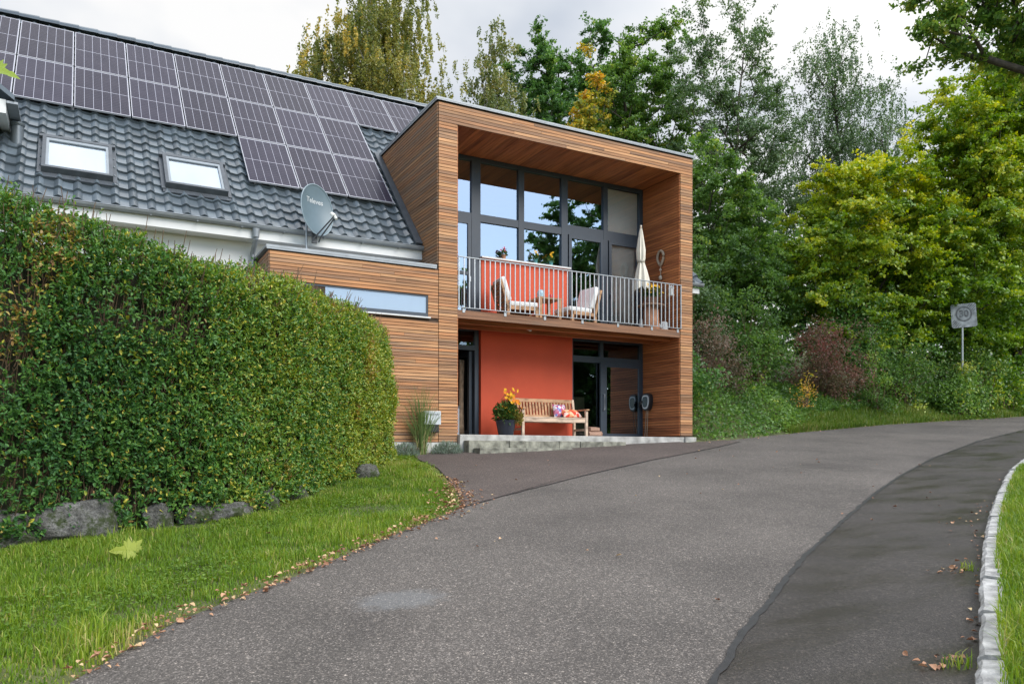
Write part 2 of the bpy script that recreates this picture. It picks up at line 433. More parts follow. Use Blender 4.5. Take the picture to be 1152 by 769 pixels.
mp = N(nt, 'ShaderNodeMapping'); mp.inputs['Location'].default_value = (7.3, 2.1, 0); L(nt, dv.outputs[0], mp.inputs[0]); L(nt, mp.outputs[0], nz2.inputs['Vector'])
cov = N(nt, 'ShaderNodeMath', operation='MULTIPLY_ADD'); cov.inputs[1].default_value = .33; L(nt, sx.outputs[1], cov.inputs[0]); L(nt, nz.outputs['Fac'], cov.inputs[2])
cf = ramp(nt, cov.outputs[0], [(.36, (0,0,0)), (.54, (1,1,1))])
cc0 = ramp(nt, nz2.outputs['Fac'], [(.36, (.62,.68,.78)), (.47, (.83,.87,.93)), (.58, (1.04,1.04,1.04))])
# the cloud deck is brighter towards the hidden sun and overhead than low in the north
by = N(nt, 'ShaderNodeMath', operation='MULTIPLY'); by.inputs[1].default_value = -.6; L(nt, sx.outputs[1], by.inputs[0])
bz = N(nt, 'ShaderNodeMath', operation='MULTIPLY_ADD'); bz.inputs[1].default_value = .55; L(nt, sx.outputs[2], bz.inputs[0]); L(nt, by.outputs[0], bz.inputs[2])
br = N(nt, 'ShaderNodeMapRange', interpolation_type='SMOOTHSTEP'); br.inputs[1].default_value = -.22; br.inputs[2].default_value = .75; br.inputs[3].default_value = 4.15; br.inputs[4].default_value = 14.5
L(nt, bz.outputs[0], br.inputs[0])
ccs = N(nt, 'ShaderNodeVectorMath', operation='SCALE'); L(nt, cc0, ccs.inputs[0]); L(nt, br.outputs[0], ccs.inputs['Scale']); cc = ccs.outputs[0]
mxw = N(nt, 'ShaderNodeMix', data_type='RGBA'); L(nt, cf, mxw.inputs[0])
skm = N(nt, 'ShaderNodeMix', data_type='RGBA', blend_type='MULTIPLY'); skm.inputs[0].default_value = 1; skm.inputs[7].default_value = (1,1,1,1)
L(nt, sky.outputs[0], skm.inputs[6])
L(nt, skm.outputs[2], mxw.inputs[6]); L(nt, cc, mxw.inputs[7])
L(nt, mxw.outputs[2], bg.inputs[0])

sd = bpy.data.lights.new('sun', 'SUN'); sd.energy = 1.5; sd.angle = R(38); sd.color = (1, .96, .9)
so = bpy.data.objects.new('sun', sd); COL.objects.link(so)
sdir = Vector((math.sin(R(AZ))*math.cos(R(EL)), math.cos(R(AZ))*math.cos(R(EL)), math.sin(R(EL))))
so.rotation_euler = sdir.to_track_quat('Z', 'Y').to_euler(); so.location = (0, 0, 40)

cam = bpy.data.cameras.new('camera'); co = bpy.data.objects.new('camera', cam); COL.objects.link(co)
co.location = (0, 0, 1.65); co.rotation_euler = (R(90), 0, R(-28.5))
cam.sensor_width = 36; cam.lens = 27.81; cam.shift_y = .1089; cam.clip_end = 2000; cam.clip_start = .05
SC.camera = co
SC.view_settings.view_transform = 'Standard'; SC.view_settings.look = 'None'; SC.view_settings.gamma = 1
SC.view_settings.exposure = 1.2
SC.view_settings.use_curve_mapping = False
SC.render.engine = 'CYCLES'
SC.cycles.max_bounces = 8; SC.cycles.transparent_max_bounces = 16; SC.cycles.diffuse_bounces = 4
try: SC.cycles.use_denoising = True
except Exception: pass

# ------------------------------------------------------------------ terrain
FEX = [12.8, 15.4, 18.05, 23.8, 28.7, 33.8, 60, 140]
FEY = [14.6, 15.11, 15.96, 17.31, 17.94, 18.47, 22, 30]
def plane_z(x, y): return .043*np.asarray(x, float) + .0914*np.asarray(y, float)
def gz(x, y):
    x = np.asarray(x, float); y = np.asarray(y, float)
    z = .043*np.clip(x, -80, 80) + .0914*np.clip(y, -40, 60)
    e = np.interp(x, FEX, FEY)
    d = np.clip(y - e - .15, 0, None)
    side = np.clip((x-13.2)/1.2, 0, 1)
    bank = .5*np.minimum(d, 2.2) + .10*np.clip(d-2.2, 0, 30)
    z = z + bank*side
    z = z + (1-side)*.12*np.clip(y-27.5, 0, 25)
    return z
def terrain():
    xs = np.unique(np.concatenate([np.linspace(-300, -12, 14), np.arange(-12, 3, .75), [3.12, 3.2], np.arange(3.75, 13, .75), [13.16, 13.24], np.arange(13.5, 40, .5), np.arange(41, 70, 1.5), np.linspace(75, 400, 14)]))
    ys = np.unique(np.concatenate([np.linspace(-300, -15, 14), np.arange(-14, 13.6, .75), np.arange(13.6, 15.1, .3), [15.2, 15.28], np.arange(15.6, 26.9, .4), [26.9, 26.98], np.arange(27.4, 50, 1), np.linspace(52, 400, 20)]))
    X, Y = np.meshgrid(xs, ys); Z = gz(X, Y)
    inside = (X > 3.15) & (X < 13.2) & (Y > 15.24) & (Y < 26.95)
    Z = np.where(inside, Z-1.2, Z)
    nx, ny = len(xs), len(ys)
    V = np.stack([X.ravel(), Y.ravel(), Z.ravel()], 1)
    i = np.arange(nx-1); j = np.arange(ny-1); I, J = np.meshgrid(i, j); a = (J*nx+I).ravel()
    F = np.stack([a, a+1, a+nx+1, a+nx], 1)
    o = np_mesh('ground', V, F, ground_m); tag(o, 'sloping grassy soil ground under the whole place', 'ground', kind='structure')
terrain()

def sheet(name, pts, m, lift, label):
    mb = MB(); mb.poly([(x, y, float(plane_z(x, y))+lift) for x, y in pts])
    return tag(mb.build(name, m), label, name.replace('_', ' '), kind='structure')

GRASS_EDGE = [(-3.2,.2), (-1.2,3.1), (-.05,4.78), (.55,5.63), (1.49,6.42), (2.46,7.34), (3.34,8.12), (3.97,8.69), (4.23,9.14), (4.59,10.06), (4.97,11.21), (5.4,12.65), (5.6,14.0), (5.75,14.6)]
KERB = [(-6,-6), (-2.2,-1.8), (.8,.6), (2.6,1.62), (4.22,2.54), (5.29,3.16), (6.46,3.86), (8.35,4.93), (10.52,6.09), (13.55,7.63), (17.38,9.3), (24,11.6), (32,13.6), (60,18), (140,26)]
FAR = [(12.8,14.75), (15.43,15.2), (18.05,16.05), (23.8,17.4), (28.74,18.05), (33.76,18.6), (60,22.1), (140,30)]
SEAM = [(-5,-4.3), (-1.2,-.6), (1.3,1.75), (2.97,3.2), (3.7,3.72), (4.44,4.19), (5.19,4.68), (6.09,5.23), (7.6,6.09), (9.7,7.26), (11.54,8.23), (14.93,9.87), (19.82,11.91), (25.43,13.86), (34,15.9), (60,19.6), (140,27.6)]
DRV = [(3.97,8.72), (5.02,9.4), (7.2,10.72), (9.44,11.95), (11.18,12.79), (12.8,13.6), (14.2,14.4)]
road_m = asphalt_mat('dry asphalt', (.100,.088,.077), .32, patch=(1.98+.05, 5.42, .62, .42, R(-20)), big=.34)
drive_m = asphalt_mat('brownish asphalt', (.092,.073,.063), .25)
wet_m = asphalt_mat('damp patched asphalt', (.045,.039,.034), .16, wet=1)
tar_m = mat('tar joint', (.022,.022,.023), .5, .3, 12)
house_line = [(12.8,15.14), (5.75,15.14)]
sheet('road', [(-9,-9)] + GRASS_EDGE + [(5.75,15.14), (12.8,15.14)] + FAR + KERB[::-1], road_m, .012, 'grey asphalt road curving uphill past the house')
sheet('driveway', GRASS_EDGE[7:] + [(5.75,15.12), (12.8,15.12), (12.8,14.75), (14.2,14.98)] + DRV[::-1], drive_m, .017, 'brownish asphalt driveway in front of the wood clad house')
sheet('pavement', SEAM + KERB[::-1], wet_m, .017, 'damp dark asphalt strip between tar seam and kerb')
def ribbon(name, pts, w, m, lift, label, jit=.012, step=.12):
    P = [Vector((*p, 0)) for p in pts]; out = []
    for a, b in zip(P[:-1], P[1:]):
        n = max(1, int((b-a).length/step)) if (b-a).length < 12 else 12
        for k in range(n): out.append(a.lerp(b, k/n))
    out.append(P[-1]); mb = MB(); prev = None
    for i, p in enumerate(out):
        d = (out[min(i+1, len(out)-1)]-out[max(i-1, 0)]).normalized(); nrm = Vector((-d.y, d.x, 0))
        p = p + nrm*random.uniform(-jit, jit); ww = w*random.uniform(.7, 1.35)
        cur = [p+nrm*ww/2, p-nrm*ww/2]
        if prev: mb.poly([(q.x, q.y, float(plane_z(q.x, q.y))+lift) for q in (prev[0], prev[1], cur[1], cur[0])])
        prev = cur
    return tag(mb.build(name, m), label, name.replace('_', ' '), kind='structure')
ribbon('road_joint', SEAM[2:], .042, tar_m, .022, 'black tar seam between grey road and dark damp strip', .010, .09)
ribbon('road_joint', DRV, .028, tar_m, .022, 'thin dark joint between driveway and road')

# kerb of granite stones
def kerb():
    mb = MB(); P = [Vector((*p, 0)) for p in KERB[1:12]]
    dense = []
    for a, b in zip(P[:-1], P[1:]):
        n = max(1, int((b-a).length/.05))
        for k in range(n): dense.append(a.lerp(b, k/n))
    i = 0
    while i < len(dense)-30:
        ln = random.choice((13, 19, 20, 24)); a, b = dense[i], dense[i+ln-1]
        d = (b-a).normalized(); nr = Vector((d.y, -d.x, 0)); m = (a+b)/2
        L2 = (b-a).length/2
        z = float(plane_z(m.x, m.y)); sl = float(plane_z(b.x, b.y)-plane_z(a.x, a.y))/(2*L2)
        top = .105+random.uniform(-.008, .008); w0 = random.uniform(-.008, .008)
        n = len(mb.v); seg = 9
        for s in range(seg+1):
            t = (-L2 + 2*L2*s/seg)*.985
            for (o_, h) in ((w0, -.1), (w0+random.uniform(-.010,.012), top-.030), (w0+.022+random.uniform(-.006,.012), top+random.uniform(-.010,.006)), (.125, top+random.uniform(-.008,.006)), (.14, top-.02), (.14, -.1)):
                p = m + d*t + nr*o_
                mb.v.append((p.x, p.y, z+sl*t+h))
        for s in range(seg):
            for k in range(5): mb.f.append((n+s*6+k, n+s*6+k+1, n+(s+1)*6+k+1, n+(s+1)*6+k))
        mb.f.append(tuple(n+k for k in range(6))); mb.f.append(tuple(n+seg*6+k for k in range(6))[::-1])
        i += ln
    tag(mb.build('kerb', kerb_m), 'row of pale granite kerb stones along the dark strip', 'kerb', kind='structure')
kerb()
def offs(pts, d):
    out = []
    for i, p in enumerate(pts):
        a = Vector(pts[max(i-1, 0)]); b = Vector(pts[min(i+1, len(pts)-1)]); t = (b-a).normalized()
        out.append((p[0]+t.y*d, p[1]-t.x*d))
    return out
KR = offs(KERB[1:13], .137)
sheet('verge', KR + [(60,8), (40,-20), (-2,-30)], lawn_m, .085, 'lawn ground behind the granite kerb')

# ------------------------------------------------------------------ the house
H = thing('house', 'white rendered house with slate blue tiled roof and a wood clad box front', 'house', (6.48, 15.145, 1.6))
TH = math.atan(1.03); CA, SA = math.cos(TH), math.sin(TH)
def RP(x, s, h=0):                                   # a point of the roof plane: x, distance up the slope, height above it
    return (x, 16.02+s*CA-h*SA, 6.126+s*SA+h*CA)

# tiled roof
def tiles():
    V = []; F = []
    tw, tl = .30, .315; prof = []
    for k in range(9):
        t = k/8; prof.append((t, .050*max(0., math.sin(math.pi*(t-.5)/.5))**1.2 + .006*math.cos(2*math.pi*t) if t > .5 else .006*math.cos(2*math.pi*t)-.004*math.sin(math.pi*t/.5)))
    for r in range(24):
        for c in range(75):
            x0 = -8.1+c*tw
            s0 = -.06+r*tl
            if 6.4 < x0+tw/2 < 13.4 and s0 < 3.95: continue
            if x0+tw > 6.47 and x0 < 13 and s0 < 3.95: tw2 = 6.47-x0
            else: tw2 = tw
            dz = random.uniform(-.003, .003); n = len(V)
            for (t, h) in prof: V.append(RP(x0+t*tw2, s0, h+.012+dz))
            for (t, h) in prof: V.append(RP(x0+t*tw2, s0, h+.066+dz))
            for (t, h) in prof: V.append(RP(x0+t*tw2, s0+tl+.03, h+.016+dz))
            for k in range(8):
                F.append((n+k, n+k+1, n+9+k+1, n+9+k)); F.append((n+9+k, n+9+k+1, n+18+k+1, n+18+k))
    mb = MB(); mb.v = V; mb.f = F
    # boarding below the tiles and the rear slope
    for x0, x1, s0 in ((-8.1, 6.47, -.04), (6.47, 13.33, 3.95), (13.33, 14.36, -.04)):
        mb.poly([RP(x0, s0, 0), RP(x1, s0, 0), RP(x1, 7.62, 0), RP(x0, 7.62, 0)])
    ry, rz = 16.02+7.62*CA, 6.126+7.62*SA
    mb.poly([(-8.1, ry, rz), (14.36, ry, rz), (14.36, 2*ry-16.02, 6.1), (-8.1, 2*ry-16.02, 6.1)])
    ro = mb.build('roof', tile_m, H, smooth=True)
    rc = MB()
    for k in range(56):
        x = -8.1+k*.4
        pts = []
        for e in (0, .43):
            for a in range(9):
                t = math.pi*a/8
                rr = .13+(.018 if e else 0)
                pts.append((x+e, ry-.03+rr*1.15*math.cos(t), rz+.0+rr*math.sin(t)))
        n = len(rc.v); rc.v += pts
        for a in range(8): rc.f.append((n+a, n+a+1, n+9+a+1, n+9+a))
        rc.f.append(tuple(n+9+a for a in range(9)))
    rc.build('ridge_cap', tile_m, ro, smooth=True)
    return ro
roof = tiles()

# white walls, soffit, gutter, downpipe
mb = MB()
mb.box(-8.0, 6.47, 16.35, 16.65, 1.0, 6.05)
mb.prism([(16.65,.9), (26.9,.9), (26.9,6.05), (21.3,11.55), (16.65,6.75)], -8.0, -7.75, 'x')
mb.prism([(18.9,.9), (26.9,.9), (26.9,6.05), (21.3,11.5), (18.9,9.0)], 13.32, 13.5, 'x')
mb.box(-7.75, 13.32, 26.6, 26.9, .9, 6.0)
mb.build('wall', white_m, H)
MB().box(-8.05, 6.47, 15.98, 16.35, 5.84, 5.97).box(-8.05, 6.47, 15.975, 16.0, 5.97, 6.03).build('soffit', white_p, H)
def gutter(x0, x1, y, z, name='gutter', parent=H):
    g = MB(); n = 10; rows = []
    for x in (x0, x1):
        for r in (.07, .062):
            rows.append([(x, y+r*math.cos(math.pi+math.pi*k/n), z+r*math.sin(math.pi+math.pi*k/n)) for k in range(n+1)])
    b = len(g.v)
    for r in rows: g.v += r
    m = n+1
    for k in range(n):
        g.f.append((b+k, b+k+1, b+2*m+k+1, b+2*m+k)); g.f.append((b+m+k, b+3*m+k, b+3*m+k+1, b+m+k+1))
        g.f.append((b+k, b+m+k, b+m+k+1, b+k+1)); g.f.append((b+2*m+k, b+2*m+k+1, b+3*m+k+1, b+3*m+k))
    g.tube([(x0, y-.068, z+.004), (x1, y-.068, z+.004)], .011, 6)
    x = x0+.4
    while x < x1:
        g.box(x-.012, x+.012, y-.078, y+.07, z-.082, z-.074); x += .8
    return g.build(name, zinc, parent, smooth=True)
gutter(-8.1, 6.46, 15.92, 6.09)
dp = MB(); dp.tube([(2.97,15.92,6.03), (2.97,15.92,5.84), (2.97,16.26,5.62), (2.97,16.28,5.3), (2.97,16.28,1.4)], .048, 12)
dp.lathe([(.05,0), (.062,.01), (.075,.17), (.05,.18)], (2.97,15.92,5.85), 14)
dp.build('downpipe', zinc, H, smooth=True)
gutter(13.34, 14.36, 15.92, 6.09)
MB().box(13.34, 14.3, 15.98, 16.6, 5.86, 5.99).build('soffit', white_p, H)
# flashing where the roof meets the timber box
fl = MB(); fl.prism([(-.04,.06), (3.95,.06), (3.95,.12), (-.04,.12)], 6.3, 6.452, 'x')
fl.v = [RP(x, s, h) for x, s, h in fl.v]
fl.build('flashing', lead_m, H)

# the timber box and the annex: battens over dark backing
PIT, BH, BT = .0672, .0560, .022
def rows(z0, z1):
    k = 0; z = z0
    while z + BH <= z1+.004:
        yield z, z+BH; z += PIT
def battens_x(mb, x0, x1, z0, z1, yf, cut=None):
    for a, b in rows(z0, z1):
        x = x0
        while x < x1-.01:
            e = min(x1, x+random.uniform(1.6, 4.2))
            if x1-e < .35: e = x1
            j = random.uniform(-.002, .002)
            mb.box(x+.002, e-.002, yf+j, yf+BT+j, a, b); x = e
def battens_y(mb, xf, y0, yend, z0, z1, side):
    for a, b in rows(z0, z1):
        y1 = yend(a) if callable(yend) else yend
        if y1 - y0 < .05: continue
        y = y0
        while y < y1-.01:
            e = min(y1, y+random.uniform(1.6, 4.2))
            if y1-e < .35: e = y1
            j = random.uniform(-.002, .002)
            if side < 0: mb.box(xf-BT+j, xf+j, y+.002, e-.002, a, b)
            else: mb.box(xf+j, xf+BT+j, y+.002, e-.002, a, b)
            y = e
YF = 15.145
Z0 = 1.89
zs = [z for z, _ in rows(Z0, 9.0)]
mb = MB()
z_lint = min(z for z in zs if z > 8.53)
z_rj = min(z for z in zs if z > 2.06)
battens_x(mb, 6.485, 6.912, Z0, z_lint-.01, YF-BT)
battens_x(mb, 12.93, 13.3, z_rj, z_lint-.01, YF-BT)
battens_x(mb, 6.485, 13.3, z_lint, 8.985, YF-BT)
mb.build('front_cladding', wood_x, H)
mb = MB()
battens_x(mb, 3.07, 4.1, Z0, 4.44, YF-BT); battens_x(mb, 4.1, 6.475, Z0, 4.42, YF-BT)
za = min(z for z in zs if z > 4.44); zb = min(z for z in zs if z > 4.89)
battens_x(mb, 6.25, 6.475, za, zb-.01, YF-BT); battens_x(mb, 3.07, 3.6, za, zb-.01, YF-BT)
battens_x(mb, 3.07, 6.475, zb, 5.49, YF-BT)
mb.build('annex_cladding', wood_x, H)
mb = MB(); battens_y(mb, 3.07, YF-BT+.004, 16.33, Z0, 5.5, -1); mb.build('annex_side_cladding', wood_y_shaded, H)
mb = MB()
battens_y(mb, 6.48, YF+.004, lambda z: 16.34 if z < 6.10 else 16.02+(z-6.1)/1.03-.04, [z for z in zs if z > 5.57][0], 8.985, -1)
mb.build('side_cladding', wood_y_shaded, H)
mb = MB(); battens_y(mb, 13.3, YF-BT+.004, 18.85, z_rj, 8.985, 1); mb.build('side_cladding', wood_y_shaded, H)
mb = MB(); battens_y(mb, 12.93, YF+.004, 16.60, z_rj, 8.54, -1); mb.build('inner_wall_cladding', wood_ry, H)
mb = MB(); battens_y(mb, 6.912, YF+.004, 16.60, z_rj, 8.54, 1); mb.build('inner_wall_cladding', wood_ry, H)
# carcass behind the battens
mb = MB()
mb.box(6.482, 6.91, YF+.001, 16.7, 1.6, 8.9); mb.box(12.932, 13.298, YF+.001, 16.7, 1.6, 8.9)
mb.box(6.91, 12.932, YF+.001, YF+.1, 8.57, 8.9)
mb.box(6.484, 6.6, 16.7, 21.5, 1.6, 8.9); mb.box(13.2, 13.297, 16.7, 21.5, 1.6, 8.9)
mb.box(6.48, 13.298, YF, 19.0, 8.9, 8.99)
mb.box(3.072, 4.12, YF+.001, 15.3, 1.6, 5.49); mb.box(4.12, 6.255, YF+.001, 15.3, 1.6, 4.45); mb.box(4.12, 6.255, YF+.001, 15.3, 4.90, 5.49); mb.box(6.255, 6.481, YF+.001, 15.3, 1.6, 5.49)
mb.box(3.072, 3.2, 15.3, 16.34, 1.6, 5.49); mb.box(3.2, 6.48, 15.3, 16.34, 5.38, 5.49)
mb.build('carcass', backing, H)
# metal cappings
mb = MB(); mb.box(6.42, 13.36, YF-.06, 19.0, 8.992, 9.03); mb.box(6.425, 13.355, YF-.055, YF-.045, 8.97, 8.992)
mb.box(6.425, 6.435, YF-.055, 18.85, 8.955, 8.992); mb.build('roof_capping', zinc, H)
mb = MB(); mb.box(3.0, 6.43, YF-.06, 16.34, 5.50, 5.545); mb.box(3.005, 6.43, YF-.055, YF-.047, 5.465, 5.50); mb.build('annex_capping', zinc, H)
mb = MB(); mb.tube([(6.36,18.42,8.5), (6.05,18.22,8.42), (5.75,18.1,8.36)], .045, 10); mb.build('drain_spout', zinc, H, smooth=True)
# soffit above the balcony, boards front to back
mb = MB(); x = 6.912
while x < 12.92:
    mb.box(x+.002, min(x+.118, 12.93), YF+.003, 16.7, 8.55+random.uniform(0, .003), 8.58); x += .12
mb.build('soffit', wood_sof, H)

# balcony: deck, beams, railing
mb = MB(); y = YF+.03
while y < 16.6:
    mb.box(6.915, 12.927, y, min(y+.136, 16.62), 4.645, 4.675); y += .14
dk = mb.build('balcony_deck', wood_deck, H)
mb = MB(); mb.box(6.915, 12.927, YF-.005, YF+.028, 4.50, 4.672); mb.build('fascia', wood_deck, dk)
mb = MB(); mb.box(6.915, 12.927, YF+.35, YF+.47, 4.46, 4.64); mb.box(6.915, 12.927, YF+.95, YF+1.07, 4.46, 4.64); mb.build('beam', wood_rx, dk)
mb = MB(); y = YF+.035
while y < 16.5:
    mb.box(6.915, 12.927, y, y+.092, 4.61+random.uniform(0, .004), 4.64); y += .096
mb.build('underside_boards', wood_rx, dk)
yr = YF-.03
mb = MB(); mb.box(6.93, 12.945, yr-.02, yr+.02, 5.775, 5.79); mb.box(6.93, 12.945, yr-.014, yr+.014, 4.715, 4.727)
rl = mb.build('railing', alu, H)
for k in range(50):
    x = 6.94+k*(5.995/49)
    MB().box(x-.0115, x+.0115, yr-.007, yr+.007, 4.727, 5.775).build('baluster', alu, rl)
for x in (7.06, 8.05, 9.05, 10.05, 11.05, 12.05, 12.85):
    MB().box(x-.028, x+.028, yr+.014, YF-.006, 4.62, 4.735).build('bracket', alu, rl)

# glazed wall of the upper floor
YG = 16.62
def bars(mb, lst, y0=YG-.035, y1=YG+.06):
    for i, (x0, x1, z0, z1) in enumerate(lst):
        mb.box(x0, x1, y0, y1, z0, z1)
mb = MB()
bars(mb, [(6.92,7.0,4.68,8.55), (7.94,8.17,4.68,8.55), (9.19,9.34,4.68,8.45), (10.40,10.58,4.68,8.45), (11.66,11.79,4.68,8.45), (12.80,12.926,4.68,8.55)])
bars(mb, [(6.92,12.926,8.45,8.549)], YG-.032, YG+.057)
bars(mb, [(7.0,10.5,7.06,7.235), (10.5,12.85,7.09,7.33)], YG-.029, YG+.054)
bars(mb, [(6.92,12.92,4.676,4.75)], YG-.026, YG+.05)
bars(mb, [(8.1,10.5,6.16,6.23)], YG-.025, YG+.05)
gw = mb.build('glazed_wall', frame_m, H)
def pane(x0, x1, z0, z1, y=YG+.02, parent=None, m=None):
    t = random.uniform(-.0035, .0035); u = random.uniform(-.003, .003)
    return MB().poly([(x0,y-t-u,z0), (x1,y+t-u,z0), (x1,y+t+u,z1), (x0,y-t+u,z1)]).build('pane', m or glass, parent or gw)
clear_g = glass_mat('clear window glass', base=.22, tint=(.95,.96,.96))
for x0, x1 in ((7.0,7.94), (8.17,9.19), (9.34,10.4), (10.58,11.66), (11.79,12.8)):
    pane(x0, x1, 7.2, 8.45, m=clear_g if x0 > 11.7 else None)
for x0, x1 in ((8.17,9.19), (9.34,10.4)): pane(x0, x1, 6.23, 7.07)
for x0, x1, zt in ((7.02,7.92,7.05), (10.60,11.64,7.08), (11.81,12.78,7.08)):
    d = MB(); f = .085
    bars(d, [(x0,x0+f,4.76,zt), (x1-f,x1,4.76,zt)], YG-.06, YG+.0)
    bars(d, [(x0+f,x1-f,zt-f,zt), (x0+f,x1-f,4.76,4.76+f*1.3)], YG-.058, YG-.002)
    if x0 < 8: bars(d, [(x0+f,x1-f,5.78,5.86)], YG-.057, YG-.003)
    dr = d.build('balcony_door', frame_m, H)
    pane(x0+f, x1-f, 4.8, zt-f, YG-.03, dr, clear_g if x0 > 11.7 else None)
    h = MB(); hx = x1-.045 if x0 < 11 else x0+.045
    h.box(hx-.015, hx+.015, YG-.1, YG-.06, 5.70, 5.73); h.box(hx-.012, hx+.012, YG-.11, YG-.095, 5.62, 5.74); h.build('handle', alu, dr)
MB().box(8.175, 10.575, YG-.06, YG-.036, 4.76, 6.19).build('red_panel', red, H)
MB().box(8.15, 10.6, YG-.16, YG-.03, 6.20, 6.235).build('window_sill', white_p, H)

MB().box(11.80, 12.79, YG+.062, YG+.072, 4.76, 8.44).build('blind', mat('pale reflection sheet', (.62,.60,.56), .9, .04), gw)  # added sheet behind the right panes, stands in for their pale reflection
# ground floor: red panel, entrance, sliding door
MB().box(8.14, 10.66, 16.50, 16.69, 2.055, 4.60).build('red_panel', red, H)
mb = MB()
bars(mb, [(6.93,7.02,2.055,4.6), (8.02,8.12,2.055,4.6)]); bars(mb, [(7.02,8.02,4.50,4.6), (7.02,8.02,4.05,4.16)], YG-.032, YG+.056)
ed = mb.build('entrance_frame', frame_m, H)
pane(7.02, 8.02, 4.16, 4.5, YG+.01, ed, glass_lo)
d = MB()
for q in ((7.93,8.01,16.7,17.62), ):
    d.box(q[0], q[1], 16.70, 16.80, 2.08, 4.04); d.box(q[0], q[1], 17.52, 17.62, 2.08, 4.04); d.box(q[0]+.003, q[1]-.003, 16.8, 17.52, 2.08, 2.2); d.box(q[0]+.003, q[1]-.003, 16.8, 17.52, 3.93, 4.04)
do = d.build('entrance_door', frame_m, H)
MB().poly([(7.97,16.8,2.2), (7.97,17.52,2.2), (7.97,17.52,3.93), (7.97,16.8,3.93)]).build('pane', glass_lo, do)
MB().tube([(7.90,17.45,2.9), (7.86,17.45,2.9), (7.86,17.45,3.3), (7.90,17.45,3.3)], .012, 6).build('handle', alu, do)
mb = MB()
bars(mb, [(10.67,10.74,2.055,4.6), (12.82,12.925,2.055,4.6)]); bars(mb, [(10.74,12.82,3.95,4.10), (10.74,12.82,4.47,4.6), (10.74,12.82,2.055,2.09)], YG-.032, YG+.056)
bars(mb, [(11.56,11.66,4.10,4.47)], YG-.030, YG+.054)
sf = mb.build('sliding_door_frame', frame_m, H)
pane(10.74, 11.56, 2.09, 3.95, YG+.045, sf, glass_lo); pane(10.74, 11.56, 4.10, 4.47, YG+.02, sf, glass_lo); pane(11.66, 12.82, 4.10, 4.47, YG+.02, sf, glass_lo)
d = MB(); bars(d, [(11.55,11.74,2.09,3.95), (12.76,12.82,2.09,3.95)], YG-.06, YG-.0); bars(d, [(11.74,12.76,3.86,3.95), (11.74,12.76,2.09,2.16)], YG-.057, YG-.003)
sdoor = d.build('sliding_door', frame_m, H)
glass_rx = glass_mat('sliding door glass', base=.42, tint=(.4,.42,.42))
pane(11.74, 12.76, 2.16, 3.86, YG-.03, sdoor, glass_rx)
MB().tube([(11.64,YG-.07,2.75), (11.64,YG-.11,2.76), (11.64,YG-.11,3.15), (11.64,YG-.07,3.16)], .012, 6).build('handle', alu, sdoor)
# rooms behind the glass
mb = MB()
for z0, z1 in ((4.676, 8.5),):
    mb.box(6.6, 13.2, 20.6, 20.7, z0, z1); mb.box(6.6, 6.62, 16.75, 20.6, z0, z1); mb.box(13.18, 13.2, 16.75, 20.6, z0, z1); mb.box(6.62, 13.18, 16.70, 20.6, z1, z1+.05)
mb.build('upper_room_wall', in_wall, H)
MB().box(6.62, 13.18, 16.70, 20.6, 4.60, 4.675).build('upper_room_floor', in_floor, H)
mb = MB()
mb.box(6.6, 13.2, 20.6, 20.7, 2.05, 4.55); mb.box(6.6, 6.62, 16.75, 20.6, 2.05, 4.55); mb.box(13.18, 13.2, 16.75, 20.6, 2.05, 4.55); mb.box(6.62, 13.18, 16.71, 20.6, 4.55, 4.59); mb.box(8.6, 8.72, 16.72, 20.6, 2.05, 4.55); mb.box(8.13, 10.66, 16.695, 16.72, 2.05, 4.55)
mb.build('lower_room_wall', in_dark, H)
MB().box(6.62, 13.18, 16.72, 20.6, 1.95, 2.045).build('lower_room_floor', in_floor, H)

# ribbon window of the annex
mb = MB()
mb.box(3.6, 6.255, YF-.01, YF+.09, 4.87, 4.895); mb.box(3.6, 6.255, YF-.01, YF+.09, 4.455, 4.535); mb.box(6.215, 6.255, YF-.008, YF+.088, 4.535, 4.87); mb.box(3.6, 3.64, YF-.008, YF+.088, 4.535, 4.87)
rw = mb.build('ribbon_window', frame_m, H)
MB().poly([(3.64,YF+.005,4.535), (6.215,YF+.005,4.535), (6.215,YF+.005,4.87), (3.64,YF+.005,4.87)]).build('pane', glass_mat('ribbon window glass', .16, (.95,.96,.97)), rw)
MB().box(3.6, 6.29, YF-.07, YF+.012, 4.425, 4.453).build('window_sill', white_p, rw)
MB().box(3.64, 6.215, YF+.02, YF+.03, 4.535, 4.87).build('blind', mat('roller blind with sky sheen', (.80,.81,.83), .85, .02), rw)  # blind colour raised to carry the pane's bright sky reflection
# plinth
mb = MB(); mb.box(3.07, 6.905, YF-.012, YF-.001, 1.0, 1.882); mb.build('plinth', mat('white plinth', (.6,.6,.57), .85, .2, 4, detail=8), H)

